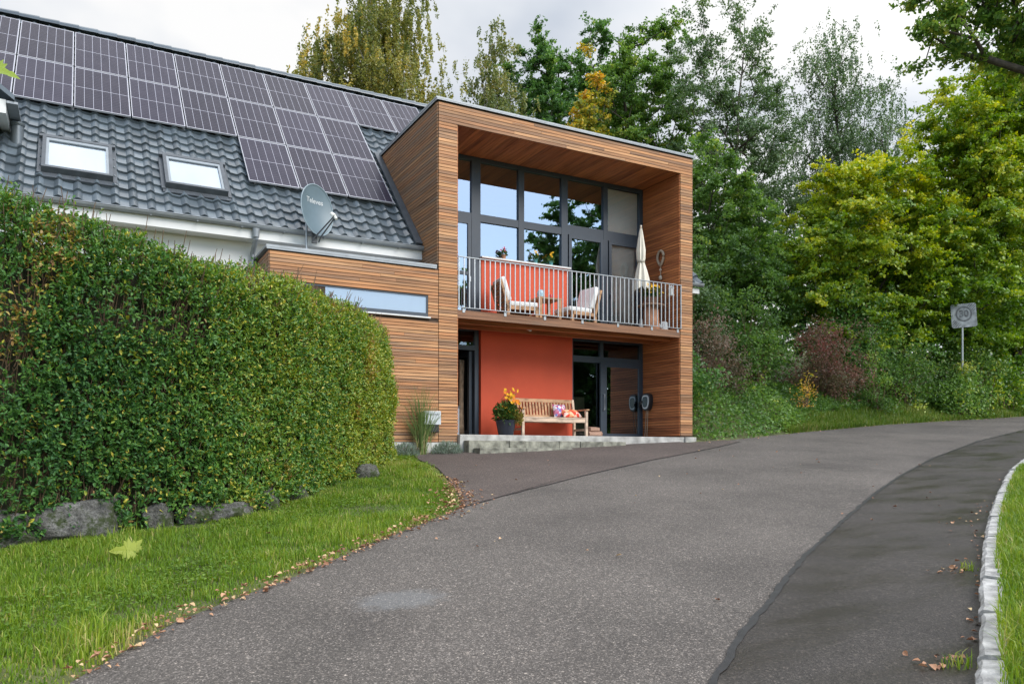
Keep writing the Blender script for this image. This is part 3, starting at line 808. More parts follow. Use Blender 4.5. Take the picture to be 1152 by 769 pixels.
# roof windows
def skylight(x0, x1, s0, s1):
    def RPs(x, s_, h): return RP(x, s_, h+.075)
    mb = MB(); h0, h1 = -.07, .13; f = .06
    for a, b, c, d in ((x0, x0+f, s0, s1), (x1-f, x1, s0, s1), (x0+f, x1-f, s0, s0+f), (x0+f, x1-f, s1-f, s1)):
        mb.box(a, b, c, d, h0, h1)
    mb.box(x0-.06, x1+.06, s1+.002, s1+.09, -.06, .10); mb.box(x0-.07, x0-.003, s0-.05, s1, -.06, .03); mb.box(x1+.003, x1+.07, s0-.05, s1, -.06, .03)
    mb.box(x0-.05, x1+.05, s0-.14, s0-.003, -.01, .012)
    mb.v = [RPs(*p) for p in mb.v]
    fr = mb.build('skylight', lead_m, H)
    p = MB(); p.poly([(x0+f, s0+f, .088), (x1-f, s0+f, .088), (x1-f, s1-f, .088), (x0+f, s1-f, .088)]); p.v = [RPs(*q) for q in p.v]; p.build('pane', sky_glass, fr)
    e = MB(); g = f+.001
    for a, b, c, d in ((x0+g, x0+g+.045, s0+g, s1-g), (x1-g-.045, x1-g, s0+g, s1-g), (x0+g+.045, x1-g-.045, s0+g, s0+g+.035), (x0+g+.045, x1-g-.045, s1-g-.09, s1-g)):
        e.box(a, b, c, d, .092, .118)
    e.v = [RPs(*q) for q in e.v]; e.build('sash', mat('grey sash', (.24,.27,.29), .4, .05), fr)
    b = MB(); b.box(x0+f, x1-f, s0+f, s1-f, .066, .072); b.v = [RPs(*q) for q in b.v]; b.build('blind', blind_white, fr)
skylight(-.65, .50, .70, 1.88)
skylight(1.40, 2.54, .78, 1.92)

# dormer at the left
mb = MB()
mb.box(-4.6, -1.42, 16.9, 19.5, 6.6, 7.65)
dm = mb.build('dormer', white_m, H)
mb = MB(); mb.box(-4.85, -1.18, 16.45, 16.55, 7.62, 7.86); mb.box(-1.32, -1.18, 16.552, 18.6, 7.62, 7.78); mb.box(-4.85, -1.322, 16.552, 18.6, 7.66, 7.74)
mb.build('dormer_fascia', white_p, dm)
mb = MB(); mb.prism([(-1.05,7.84), (-1.05,7.93), (-2.95,9.35), (-4.95,7.93), (-4.95,7.84), (-2.95,9.26)], 16.35, 19.6, 'y'); mb.build('dormer_roof', tile_m, dm)
mb = MB(); mb.tube([(-1.06,17.25,7.74), (-1.06,17.25,7.06)], .105, 14); mb.lathe([(.11,0), (.125,.02), (.125,.06)], (-1.06,17.25,7.70), 14)
mb.build('downpipe', mat('dark zinc pipe', (.12,.14,.155), .4, .1, metal=.3), dm, smooth=True)
mb = MB(); mb.box(-1.17, -1.0, 16.4, 17.9, 7.79, 7.83); mb.build('gutter', zinc, dm)

# terrace and steps
MB().box(6.92, 13.30, 15.02, 16.71, 1.5, 2.05).build('terrace', concrete, bevel=.012)
tag(bpy.data.objects['terrace'], 'pale concrete terrace slab under the balcony', 'terrace', kind='structure')
MB().box(12.96, 13.30, 14.97, 15.018, 1.5, 2.055).build('plinth', concrete, H)
def step(name, label, xs, y0, y1, z0, z1):
    t = thing(name, label, 'step', ((xs[0]+xs[-1])/2, y0, z0), group='block steps below the terrace')
    for a, b in zip(xs[:-1], xs[1:]):
        j = random.uniform(-.012, .012)
        MB().box(a+.004, b-.004, y0+j, y1, z0-.15, z1+random.uniform(-.006, .004)).build('block', block_m, t, bevel=.012)
step('stone_step', 'upper mossy block step running along the terrace front', [7.0, 7.95, 8.35, 9.2, 9.75, 10.35, 11.0], 14.76, 15.018, 1.77, 1.925)
step('stone_step', 'lower short block step resting on the driveway', [7.1, 8.2, 9.35], 14.46, 14.757, 1.63, 1.768)

# ------------------------------------------------------------------ solar panels
def panel_proto():
    o = thing('solar_panel', '', 'solar panel', (0,0,0), group='solar panels on the tiled roof')
    W, Hh = 1.032, 1.885; f = .014
    mb = MB(); mb.box(-.012, 0, -.0225, Hh-.0225, -.035, .0); mb.box(W-.028, W-.014, -.0225, Hh-.0225, -.035, 0); mb.box(0, W-.028, -.0225, -.0085, -.0348, -.0002); mb.box(0, W-.028, Hh-.0365, Hh-.0225, -.0348, -.0002)
    mb.build('frame', mat('pale panel frame', (.42,.42,.45), .4, .04, metal=.3), o)
    MB().box(0, W-.028, -.0085, Hh-.0365, -.012, -.004).build('cell_sheet', cell_m, o)
    return o
pp = panel_proto()
rot = Matrix(((1,0,0), (0,CA,-SA), (0,SA,CA))).to_euler()
nth = ['leftmost', 'second', 'third', 'fourth', 'fifth', 'sixth', 'seventh', 'eighth', 'ninth', 'tenth']
first = True
for row, (s0, ks) in enumerate(((5.31, range(-1, 9)), (3.39, range(-1, 7)), (1.47, range(4, 7)))):
    for i, k in enumerate(ks):
        o = pp if first else copy_tree(pp); first = False
        o.location = RP(-1.19+1.057*k, s0+.02, .16); o.rotation_euler = rot
        rn = ('top row under the ridge', 'middle row', 'short bottom row above the dish')[row]
        pos = nth[i]+(' from the left' if i else '')
        if i == len(ks)-1: pos = 'last one on the right'
        o['label'] = f'dark solar panel in the {rn}, {pos}'
bpy.context.view_layer.update()

# ------------------------------------------------------------------ satellite dish
def dish():
    P = Vector((4.07, 15.72, 5.545))
    t = thing('satellite_dish', 'blue grey satellite dish on a short mast on the annex roof', 'satellite dish', P)
    m = MB(); m.tube([(P.x-.14, P.y+.12, P.z), (P.x-.14, P.y+.12, P.z+.75)], .022, 10); m.lathe([(.08,0), (.08,.012), (.03,.02)], (P.x-.14, P.y+.12, P.z), 12); m.build('mast', alu, t, smooth=True)
    c = Vector((4.10, 15.66, 6.50)); n = Vector((.42, -.88, .10)).normalized()
    s = n.cross(Vector((0,0,1))).normalized()*-1; u = s.cross(n)*-1
    if u.z < 0: u = -u
    if s.x < 0: s = -s
    V = []; F = []; rings, seg = 8, 36
    for side in (0, 1):
        for r in range(rings+1):
            for k in range(seg):
                a = 2*math.pi*k/seg; q = r/rings
                yy = math.sin(a); xx = math.cos(a)
                p = c + s*(.40*q*xx) + u*((.50 if yy > 0 else .53)*q*yy) - n*(.09*(1-q*q)) + n*(-.012 if side else 0)
                V.append(tuple(p))
    b = 0
    for side in (0, 1):
        o = side*(rings+1)*seg
        for r in range(rings):
            for k in range(seg):
                k2 = (k+1) % seg; F.append((o+r*seg+k, o+r*seg+k2, o+(r+1)*seg+k2, o+(r+1)*seg+k))
    o1 = rings*seg; o2 = (rings+1)*seg+rings*seg
    for k in range(seg):
        k2 = (k+1) % seg; F.append((o1+k, o1+k2, o2+k2, o2+k))
    mb = MB(); mb.v = V; mb.f = F; rf = mb.build('reflector', dish_m, t, smooth=True)
    rim = MB(); pts = []
    for k in range(seg+1):
        a = 2*math.pi*k/seg; pts.append(c+s*.40*math.cos(a)+u*(.50 if math.sin(a) > 0 else .53)*math.sin(a))
    rim.tube(pts, .011, 6, cap=False); rim.build('rim', mat('pale dish rim', (.24,.31,.34), .4, .05), t, smooth=True)
    low = c-u*.55-n*.03; lnb = c + n*.50 - u*.28
    a = MB()
    for sg in (-.06, .06): a.tube([c-u*.62-n*.12+s*sg*1.4, low+s*sg, lnb+s*sg*.3], .015, 6)
    a.box(-.05, .05, -.03, .03, -.25, .1, Matrix.Translation(c-u*.4-n*.13)); a.build('arm', mat('dark grey steel', (.08,.085,.09), .5, .1), t)
    b = MB(); b.tube([lnb-n*.02, lnb+u*.08-n*.10], [.045, .035], 10); b.tube([lnb-n*.02, lnb-u*.07+n*.03], [.03, .028], 10); b.build('receiver', mat('off white plastic', (.72,.72,.66), .4, .05), t, smooth=True)
    # lettering on the reflector
    cu = bpy.data.curves.new('lettering', 'FONT'); cu.body = 'Televes'; cu.size = .135; cu.align_x = 'CENTER'; cu.extrude = .001; cu.offset = .003
    tmp = bpy.data.objects.new('lettering_tmp', cu); COL.objects.link(tmp); bpy.context.view_layer.update()
    me = bpy.data.meshes.new_from_object(tmp.evaluated_get(bpy.context.evaluated_depsgraph_get()))
    bpy.data.objects.remove(tmp)
    nv = Vector(s.cross(u)); 
    if nv.dot(n) < 0: nv = n
    for v in me.vertices:
        x, y = v.co.x, v.co.y+.14
        q2 = (x/.40)**2 + (y/.5)**2
        p = c + s*x + u*y - n*(.09*(1-q2)) + n*.004
        v.co = p-P
    me.name = 'lettering'
    link_mesh('lettering', me, mat('white lettering', (.8,.82,.82), .5, .02), t)
dish()

# ------------------------------------------------------------------ furniture on the balcony and terrace
def chair(label, loc, rz):
    t = thing('lounge_chair', label, 'armchair', loc, rz, group='wooden lounge chairs on the balcony')
    def put(mb, name, m, bevel=0, smooth=False):
        me = bpy.data.meshes.new(name); me.from_pydata(mb.v, [], mb.f); me.update()
        ob = link_mesh(name, me, m, t, None, smooth)
        if bevel:
            b = ob.modifiers.new('bevel', 'BEVEL'); b.width = bevel; b.segments = 3
        return ob
    for y in (-.33, .33):
        put(MB().box(.33, .40, y-.03, y+.03, 0, .30), 'leg', teak)
        put(MB().box(-.36, -.29, y-.03, y+.03, 0, .30), 'leg', teak)
    mb = MB(); mb.box(-.36, .40, -.36, -.30, .22, .30); mb.box(-.36, .40, .30, .36, .22, .30); mb.box(.34, .401, -.30, .30, .221, .299); mb.box(-.361, -.30, -.30, .30, .221, .299)
    for k in range(7): mb.box(-.3+k*.09, -.24+k*.09, -.30, .30, .27, .298)
    put(mb, 'seat_frame', teak)
    lean = Matrix.Translation((-.33, 0, .30)) @ Matrix.Rotation(R(-17), 4, 'Y')
    mb = MB(); mb.box(-.03, .02, -.36, -.30, -.02, .60, lean); mb.box(-.03, .02, .30, .36, -.02, .60, lean)
    for k in range(6): mb.box(-.02, .005, -.30, .30, .04+k*.095, .10+k*.095, lean)
    put(mb, 'backrest', teak)
    put(MB().box(-.27, .41, -.31, .31, .305, .42), 'seat_cushion', white_cloth, .035, True)
    put(MB().box(.02, .15, -.31, .31, .10, .66, lean), 'back_cushion', white_cloth, .045, True)
    return t
DZ = 4.676
chair('white cushioned wooden chair facing right, slatted back visible through the railing', (8.78, 15.95, DZ), R(-8))
chair('white cushioned wooden chair facing left, its white back towards the balcony door', (10.36, 15.90, DZ), R(186))
tb = thing('low_table', 'small wooden table between the two balcony chairs', 'table', (9.56, 16.0, DZ))
mb = MB()
for k in range(5): mb.box(9.26+k*.122, 9.375+k*.122, 15.72, 16.28, DZ+.56, DZ+.60)
mb.build('tabletop', teak, tb)
for x in (9.3, 9.82):
    for y in (15.76, 16.24): MB().box(x-.035, x+.035, y-.035, y+.035, DZ, DZ+.559).build('leg', teak, tb)
MB().box(9.28, 9.84, 15.77, 16.23, DZ+.18, DZ+.21).build('shelf', teak, tb)
o = MB().lathe([(.04,0), (.075,.03), (.085,.12), (.06,.19), (.045,.2)], (9.42,15.95,DZ+.601), 14).build('glass_jar', mat('pale blue glaze', (.35,.5,.58), .2, .1), None, (9.42,15.95,DZ+.601), True); tag(o, 'pale blue jar on the balcony table', 'jar')
o = MB().lathe([(.03,0), (.04,.01), (.045,.10), (.042,.105)], (9.68,15.92,DZ+.601), 12).build('cup', mat('red glaze', (.5,.03,.03), .3, .1), None, (9.68,15.92,DZ+.601), True); tag(o, 'small red cup on the balcony table', 'cup')

# flower pots on the window sill behind the chairs
POTC = {'blue': (.25,.4,.55), 'yellow': (.6,.45,.05), 'green': (.12,.3,.12)}
leaf_green = leaf_mat('potted leaves', [(0,(.03,.07,.015)), (.6,(.07,.15,.03)), (1,(.16,.24,.05))])
def flower_mat(name, c): return mat(name, c, .7, .15, 30)
yellow_f = flower_mat('yellow petals', (.75,.42,.01)); orange_f = flower_mat('orange petals', (.7,.22,.01)); pink_f = flower_mat('pink petals', (.55,.08,.16))

def leaf_verts(P, U, Nn, Ln, Wd, fold=.25):
    """folded pointed leaves: P base, U direction, Nn normal; 6 verts, 2 quads each"""
    S = np.cross(U, Nn); S /= np.linalg.norm(S, axis=1, keepdims=True)+1e-9
    Nn = np.cross(S, U)
    Ln = np.asarray(Ln)[:, None]; Wd = np.asarray(Wd)[:, None]
    n = len(P)
    v = np.empty((n, 6, 3), np.float32)
    up = Nn*Wd*fold
    v[:,0] = P; v[:,1] = P+U*Ln*.35+S*Wd*.5+up; v[:,2] = P+U*Ln*.72+S*Wd*.38+up*.7-Nn*Ln*.05
    v[:,3] = P+U*Ln-Nn*Ln*.12; v[:,4] = P+U*Ln*.72-S*Wd*.38+up*.7-Nn*Ln*.05; v[:,5] = P+U*Ln*.35-S*Wd*.5+up
    b = (np.arange(n)*6)[:, None]
    F = np.concatenate([b+np.array([[0,1,2,3]]), b+np.array([[0,3,4,5]])], 1).reshape(-1, 4)
    return v.reshape(-1, 3), F
def quad_leaves(P, U, Nn, Ln, Wd):
    S = np.cross(U, Nn); S /= np.linalg.norm(S, axis=1, keepdims=True)+1e-9
    Ln = np.asarray(Ln)[:, None]; Wd = np.asarray(Wd)[:, None]
    n = len(P); v = np.empty((n, 4, 3), np.float32)
    v[:,0] = P-U*Ln*.5; v[:,1] = P+S*Wd*.5-U*Ln*.05; v[:,2] = P+U*Ln*.5; v[:,3] = P-S*Wd*.5-U*Ln*.05
    F = (np.arange(n)*4)[:, None]+np.array([[0,1,2,3]])
    return v.reshape(-1, 3), F
def unit(a): return a/(np.linalg.norm(a, axis=-1, keepdims=True)+1e-9)

def petals(parent, centers, r, m, name='flower'):
    for c in centers:
        mb = MB(); c = Vector(c); n = Vector((random.gauss(0,.5), -1+random.gauss(0,.4), .7+random.gauss(0,.3))).normalized()
        a = n.orthogonal().normalized(); b = n.cross(a); k0 = random.random(); o = len(mb.v); pts = []
        for k in range(16):
            t = 2*math.pi*(k/16)+k0; d = a*math.cos(t)+b*math.sin(t)
            pts.append(c+d*r*(1 if k % 2 else .5)+n*r*(.08 if k % 2 else .16))
        mb.v = [tuple(c)]+[tuple(p) for p in pts]
        mb.f = [(0, k+1, (k+1) % 16+1) for k in range(16)]
        mb.build(name, m, parent)
def bush_leaves(name, c, rx, ry, rz, n, ln, m, parent, updir=.6):
    c = np.array(c); q = unit(RNG.normal(size=(n,3)))*(RNG.random((n,1))**.4)
    P = c+q*np.array([rx, ry, rz]); U = unit(q+RNG.normal(size=(n,3))*.5+np.array([0,0,updir])); Nn = unit(RNG.normal(size=(n,3))+np.array([0,0,1]))
    l = ln*RNG.uniform(.6, 1.3, n)
    V, F = leaf_verts(P, U, Nn, l, l*.42)
    return np_mesh(name, V, F, m, parent, None, np.repeat(RNG.random(n), 2))

for x, hgt, fm, lab in ((8.75, .13, pink_f, 'small potted plant with pink flowers on the balcony window sill'), (9.62, .2, yellow_f, 'potted yellow flower on the middle of the balcony window sill'), (10.05, .2, yellow_f, 'potted yellow flower near the right end of the balcony window sill')):
    t = thing('flower_pot', lab, 'potted plant', (x, YG-.10, 6.236), group='pots on the balcony window sill')
    MB().lathe([(.04,0), (.055,.10), (.06,.105), (.05,.1)], (x, YG-.10, 6.236), 12).build('pot', terracotta if fm is pink_f else mat('turquoise pot', (.12,.35,.36), .4, .1), t, smooth=True)
    bush_leaves('leaves', (x, YG-.10, 6.37), .07, .06, .07, 60, .07, leaf_green, t)
    petals(t, [(x+random.gauss(0,.04), YG-.13+random.gauss(0,.02), 6.37+hgt*random.uniform(.3, 1)) for _ in range(6)], .035, fm)

# folded parasol
def parasol():
    x, y = 12.16, 15.70
    t = thing('parasol', 'folded cream parasol standing on the balcony beside the plant stand', 'parasol', (x, y, DZ))
    MB().tube([(x,y,DZ+.05), (x,y,DZ+2.58)], .021, 10).build('pole', teak, t, smooth=True)
    MB().lathe([(.24,0), (.24,.05), (.06,.09), (.035,.30), (.03,.30)], (x,y,DZ), 18).build('base', mat('grey granite base', (.28,.28,.28), .7, .2, 20), t, smooth=True)
    MB().sphere((x,y,DZ+2.60), .028, n=10, m=6).build('finial', cream, t, smooth=True)
    V = []; F = []; seg = 48
    prof = [(2.58,.02), (2.45,.05), (2.25,.085), (2.0,.125), (1.80,.115), (1.72,.085), (1.66,.10), (1.5,.15), (1.3,.20), (1.18,.215), (1.10,.22)]
    for i, (z, r) in enumerate(prof):
        for k in range(seg):
            a = 2*math.pi*k/seg; r_ = r*.80; fo = 1+.24*math.cos(8*a+.25*i)+.07*math.cos(5*a+1)
            zz = z
            if i >= 9: zz = z-.10*(.5+.5*math.cos(8*a+.25*i)) - (.02*math.sin(3*a))
            V.append((x+r_*fo*math.cos(a)+.02*(i/10)**2*2, y+r_*fo*math.sin(a), DZ+zz))
    for i in range(len(prof)-1):
        for k in range(seg):
            k2 = (k+1) % seg; F.append((i*seg+k, i*seg+k2, (i+1)*seg+k2, (i+1)*seg+k))
    mb = MB(); mb.v = V; mb.f = F; cn = mb.build('canopy', cream, t, smooth='all')
    MB().lathe([(.094,1.70), (.10,1.71), (.10,1.74), (.094,1.75)], (x,y,DZ), 24).build('strap', mat('canvas strap', (.4,.37,.3), .9, .1), cn, smooth=True)
parasol()

# plant stand with terracotta pot and yellow flowers
px_, py_ = 12.42, 15.62
t = thing('plant_stand', 'round wooden topped stand beside the parasol base on the balcony', 'plant stand', (px_, py_, DZ))
MB().lathe([(.30,.60), (.335,.62), (.335,.65), (.30,.665)], (px_,py_,DZ), 24).build('top', mat('weathered oak top', (.26,.15,.09), .7, .2, 8), t, smooth=True)
MB().lathe([(.20,0), (.21,.02), (.19,.30), (.18,.599)], (px_,py_,DZ), 20).build('drum', terracotta, t, smooth=True)
t = thing('flower_pot', 'bushy pot of yellow flowers on the round stand beside the parasol', 'potted plant', (px_, py_, DZ+.666))
MB().lathe([(.12,0), (.17,.16), (.18,.18), (.16,.175)], (px_,py_,DZ+.666), 18).build('pot', mat('brown pot', (.2,.11,.07), .6, .15), t, smooth=True)
bush_leaves('leaves', (px_,py_,DZ+.94), .22, .2, .16, 420, .08, leaf_green, t)
petals(t, [(px_+random.gauss(0,.12), py_-.12+random.gauss(0,.08), DZ+1.02+random.gauss(0,.06)) for _ in range(34)], .04, yellow_f)
# lantern hanging on the railing
t = thing('lantern', 'white lantern hanging from the railing right of the yellow flowers', 'lantern', (12.70, yr+.09, 5.52))
MB().box(12.645, 12.755, yr+.035, yr+.145, 5.52, 5.54).box(12.645, 12.755, yr+.035, yr+.145, 5.69, 5.71).box(12.655, 12.745, yr+.045, yr+.135, 5.54, 5.69).build('body', white_p, t, bevel=.006)
MB().lathe([(.06,0), (.02,.06), (.012,.065)], (12.70, yr+.09, 5.71), 8).build('cap', white_p, t)
MB().tube([(12.70,yr+.09,5.775), (12.69,yr+.08,5.80), (12.70,yr,5.81), (12.70,yr-.03,5.77)], .006, 6).build('hook', alu, t)
t = thing('watering_can', 'pale watering can standing on the deck in the right corner of the balcony', 'watering can', (12.72, 15.5, DZ))
MB().lathe([(.10,0), (.105,.02), (.09,.22), (.06,.25), (.055,.25)], (12.72,15.5,DZ), 16).build('body', mat('pale grey enamel', (.6,.62,.62), .35, .05), t, smooth=True)
MB().tube([(12.64,15.5,DZ+.08), (12.54,15.5,DZ+.22), (12.50,15.5,DZ+.30)], [.022,.016,.03], 8).build('spout', mat('pale grey enamel', (.6,.62,.62)), t, smooth=True)
MB().tube([(12.78,15.5,DZ+.22), (12.85,15.5,DZ+.24), (12.85,15.5,DZ+.12), (12.80,15.5,DZ+.05)], .010, 8).build('handle', mat('pale grey enamel', (.6,.62,.62)), t, smooth=True)

# rope ring hung on the right wall
XW = 12.93-BT-.004
t = thing('wall_ornament', 'woven rope loop with a beaded tail hung on the larch wall above the railing', 'ornament', (XW-.03, 15.82, 6.05))
pts = []
for k in range(29):
    a = 2*math.pi*k/28; r = .13*(1+.28*math.sin(a)); pts.append((XW-.035, 15.82+.125*math.cos(a)*(1 if math.sin(a) > 0 else 1-.45*abs(math.sin(a))), 6.60+.18*math.sin(a)))
MB().tube(pts, .032, 8, cap=False).build('loop', rope_m, t, smooth=True)
mb = MB(); mb.tube([(XW-.03,15.82,6.43), (XW-.03,15.82,6.12)], .012, 6); mb.build('tail', rope_m, t, smooth=True)
mb = MB(); mb.sphere((XW-.035,15.82,6.30), .032); mb.sphere((XW-.035,15.82,6.10), .045, .045, .06); mb.build('bead', mat('pale wood bead', (.6,.52,.42), .6, .1), t, smooth=True)

# spotlight below the deck
t = thing('spotlight', 'small spotlight fixed under the balcony above the red wall', 'lamp', (8.95, 15.75, 4.46))
MB().tube([(8.95,15.75,4.62), (8.95,15.75,4.52)], .012, 8).build('bracket', alu, t)
MB().tube([(8.93,15.80,4.54), (8.99,15.66,4.48)], [.035,.05], 12).build('lamp_head', silver_m, t, smooth=True)

# teak bench
def bench():
    x0, x1, yf, yb, z = 8.80, 10.60, 15.72, 16.28, 2.051
    t = thing('garden_bench', 'slatted teak garden bench in front of the red wall', 'bench', (9.7, 16.0, z))
    for x in (x0, x1-.065):
        MB().box(x, x+.065, yf, yf+.06, z, z+.62).build('leg', teak_pale, t, bevel=.006)
        MB().prism([(yb-.03,z), (yb+.03,z), (yb+.035,z+.42), (yb+.12,z+.90), (yb+.06,z+.92), (yb-.025,z+.42)], x+.002, x+.063, 'x').build('leg', teak_pale, t, bevel=.006)
        MB().box(x-.012, x+.077, yf-.05, yb+.04, z+.621, z+.655).build('armrest', teak, t, bevel=.01)
        MB().box(x+.015, x+.05, yf+.06, yb-.03, z+.14, z+.19).build('stretcher', teak_pale, t)
    mb = MB()
    for k in range(6): mb.box(x0+.066, x1-.066, yf+.005+k*.092, yf+.083+k*.092, z+.425, z+.448)
    mb.build('seat', teak_pale, t, bevel=.004)
    mb = MB(); mb.box(x0+.066, x1-.066, yf+.015, yf+.045, z+.335, z+.424); mb.box(x0+.066, x1-.066, yb-.02, yb+.01, z+.335, z+.424); mb.build('apron', teak_pale, t)
    mb = MB()
    mb.prism([(yb+.055,z+.83), (yb+.095,z+.83), (yb+.11,z+.91), (yb+.07,z+.91)], x0+.064, x1-.064, 'x')
    mb.prism([(yb-.005,z+.47), (yb+.03,z+.47), (yb+.04,z+.52), (yb+.005,z+.52)], x0+.064, x1-.064, 'x')
    n = 19
    for k in range(n):
        x = x0+.11+k*(x1-x0-.22-.05)/(n-1)
        mb.prism([(yb+.006,z+.52), (yb+.024,z+.52), (yb+.082,z+.83), (yb+.064,z+.83)], x, x+.05, 'x')
    mb.build('backrest', teak, t)
bench()
def pillow(label, c, rz, tilt, w_, h_, m):
    V = []; F = []; n = 14
    for side in (1, -1):
        for i in range(n+1):
            for j in range(n+1):
                a, b = 2*i/n-1, 2*j/n-1
                th = .075*((1-a**4)*(1-b**4))**.6
                k = 1-.06*(1-abs(a))*0-.05*(b*b*(1-a*a))
                V.append((a*w_/2*(1-.07*(1-b*b)), side*th, b*h_/2*(1-.07*(1-a*a))))
    for s in range(2):
        o = s*(n+1)**2
        for i in range(n):
            for j in range(n): 
                q = (o+i*(n+1)+j, o+(i+1)*(n+1)+j, o+(i+1)*(n+1)+j+1, o+i*(n+1)+j+1); F.append(q if s == 0 else q[::-1])
    mb = MB(); M_ = Matrix.Rotation(rz, 4, 'Z') @ Matrix.Rotation(tilt, 4, 'X')
    mb.v = [tuple(M_ @ Vector(v)+Vector(c)) for v in V]; mb.f = F
    o = mb.build('cushion', m, None, c, True); return tag(o, label, 'cushion', 'cushions on the bench')
pillow('blue, pink and white patterned cushion behind the orange one on the bench', (10.08, 16.17, 2.051+.62), R(4), R(-18), .38, .34, blotch_mat('blue pink print', [(.6,.55,.6), (.45,.1,.2), (.15,.2,.5), (.7,.65,.68), (.5,.2,.3)], 17))
pillow('orange and red patterned cushion lying on the right end of the bench', (10.30, 16.02, 2.051+.55), R(-6), R(-62), .50, .34, blotch_mat('orange flower print', [(.75,.3,.14), (.65,.06,.03), (.8,.5,.3), (.75,.22,.08), (.8,.6,.5)], 11))

# planter with yellow flowers on the terrace
t = thing('flower_pot', 'large blue black pot of yellow flowers beside the bench', 'potted plant', (8.42, 15.80, 2.051))
MB().lathe([(.15,0), (.17,.03), (.215,.25), (.235,.345), (.225,.36), (.21,.35), (.20,.31)], (8.42,15.80,2.051), 28).build('pot', black_pot, t, smooth=True)
bush_leaves('leaves', (8.42,15.80,2.54), .27, .25, .25, 800, .10, leaf_green, t)
bush_leaves('leaves', (8.62,15.66,2.46), .14, .13, .15, 300, .07, leaf_mat('olive herb leaves', [(0,(.15,.13,.02)), (1,(.32,.28,.06))]), t)
mb = MB()
for k in range(10): mb.tube([(8.45+random.gauss(0,.05),15.8,2.6), (8.5+random.gauss(0,.08),15.76,2.85), (8.52+random.gauss(0,.09),15.74,3.02)], .006, 5)
mb.build('stem', mat('green stems', (.06,.12,.03)), t)
petals(t, [(8.50+random.gauss(0,.09), 15.70+random.gauss(0,.07), 2.88+random.gauss(0,.13)) for _ in range(26)], .052, yellow_f)
petals(t, [(8.58+random.gauss(0,.12), 15.66+random.gauss(0,.06), 2.80+random.gauss(0,.12)) for _ in range(12)], .055, orange_f, 'flower')

# firewood beside the bench
logm = mat('split firewood', (.34,.21,.15), .9, .35, 9, stretch=(1,6,6))
for k, (x, y, z, a, lab) in enumerate(((11.02,16.10,2.12,8,'split log lying on the terrace beneath two others'), (11.15,16.25,2.13,-6,'pale split log behind the front log on the terrace'), (11.06,16.18,2.25,20,'topmost split log of the small pile beside the bench'))):
    mb = MB(); M_ = Matrix.Translation((x,y,z)) @ Matrix.Rotation(R(a), 4, 'Z') @ Matrix.Rotation(R(k*40), 4, 'X')
    mb.prism([(.07,-.05), (.03,.07), (-.05,.06), (-.08,-.02), (-.02,-.07)], -.19, .19, 'x'); mb.v = [tuple(M_ @ Vector(v)) for v in mb.v]
    tag(mb.build('log', logm, None, (x,y,z)), lab, 'log', 'firewood beside the bench')

# wall charger
t = thing('wall_charger', 'black and silver car charger mounted on the larch wall by the sliding door', 'charger', (XW-.06, 16.32, 2.98))
mb = MB()
def shield(k, xa, xb, mbx):
    pts = []
    for a in range(24):
        q = 2*math.pi*a/24; ww = .17*k; hh = .22*k
        yy = ww*math.copysign(abs(math.cos(q))**.55, math.cos(q)); zz = hh*math.copysign(abs(math.sin(q))**.6, math.sin(q))
        if zz < 0: yy *= 1-.25*(-zz/hh)
        pts.append((16.32+yy, 2.98+zz))
    mbx.prism(pts, xa, xb, 'x')
shield(1.0, XW-.12, XW, mb); mb.build('body', black_m, t, bevel=.01)
mb = MB(); shield(.80, XW-.135, XW-.121, mb); mb.build('front_cover', silver_m, t)
mb = MB(); shield(.62, XW-.142, XW-.136, mb); mb.build('face', mat('dark glass face', (.02,.03,.045), .12, .1), t)
mb = MB(); mb.tube([(XW-.07,16.34,2.77), (XW-.06,16.38,2.5), (XW-.05,16.42,2.2), (XW-.05,16.46,2.06)], .012, 7); mb.tube([(XW-.07,16.28,2.77), (XW-.07,16.30,2.4), (XW-.06,16.34,2.06)], .010, 7); mb.build('cable', mat('tan cable', (.30,.22,.15), .6), t, smooth=True)
MB().tube([(XW-.08,16.40,3.02), (XW-.17,16.50,2.95), (XW-.17,16.50,2.84)], [.035,.04,.03], 8).build('plug', black_m, t, smooth=True)

# mailbox
t = thing('mailbox', 'pale grey mailbox with dark base on the larch wall behind the tall grass', 'mailbox', (6.3, YF-.03, 2.1))
MB().box(6.10, 6.46, YF-.20, YF-.03, 2.24, 2.52).build('body', grey_box, t, bevel=.008)
MB().box(6.13, 6.43, YF-.17, YF-.031, 2.09, 2.239).build('newspaper_tray', black_m, t, bevel=.006)
MB().box(6.14, 6.42, YF-.206, YF-.2005, 2.44, 2.47).build('flap', zinc, t)
# curtain and bin seen through the open entrance
t = thing('storage_bin', 'grey bin standing just inside the open entrance door', 'bin', (7.56, 17.0, 2.05))
MB().box(7.38, 7.74, 16.82, 17.18, 2.051, 2.72).build('body', mat('blue grey plastic', (.34,.37,.41), .5, .05), t, bevel=.02)
MB().box(7.36, 7.76, 16.80, 17.20, 2.722, 2.76).build('lid', mat('dark plastic lid', (.08,.09,.1), .5, .05), t, bevel=.01)
mb = MB(); V = []; F = []
for j in range(12):
    zz = 2.1+j*(1.75/11)
    for i in range(25):
        x = 7.76+.16*i/24*(1-.12*math.sin(j/11*3))
        V.append((x, 16.86+.03*math.sin(i*1.6+.4*math.sin(j*.5))+.10*i/24, zz))
for j in range(11):
    for i in range(24): F.append((j*25+i, j*25+i+1, (j+1)*25+i+1, (j+1)*25+i))
mb.v = V; mb.f = F
cu = mb.build('curtain', mat('brown curtain cloth', (.30,.22,.15), .95, .3, 12), None, (7.7,16.9,2.1), 'all'); cu.modifiers.new('solid', 'SOLIDIFY').thickness = .006
tag(cu, 'brown fly curtain hanging inside the open entrance door', 'curtain')
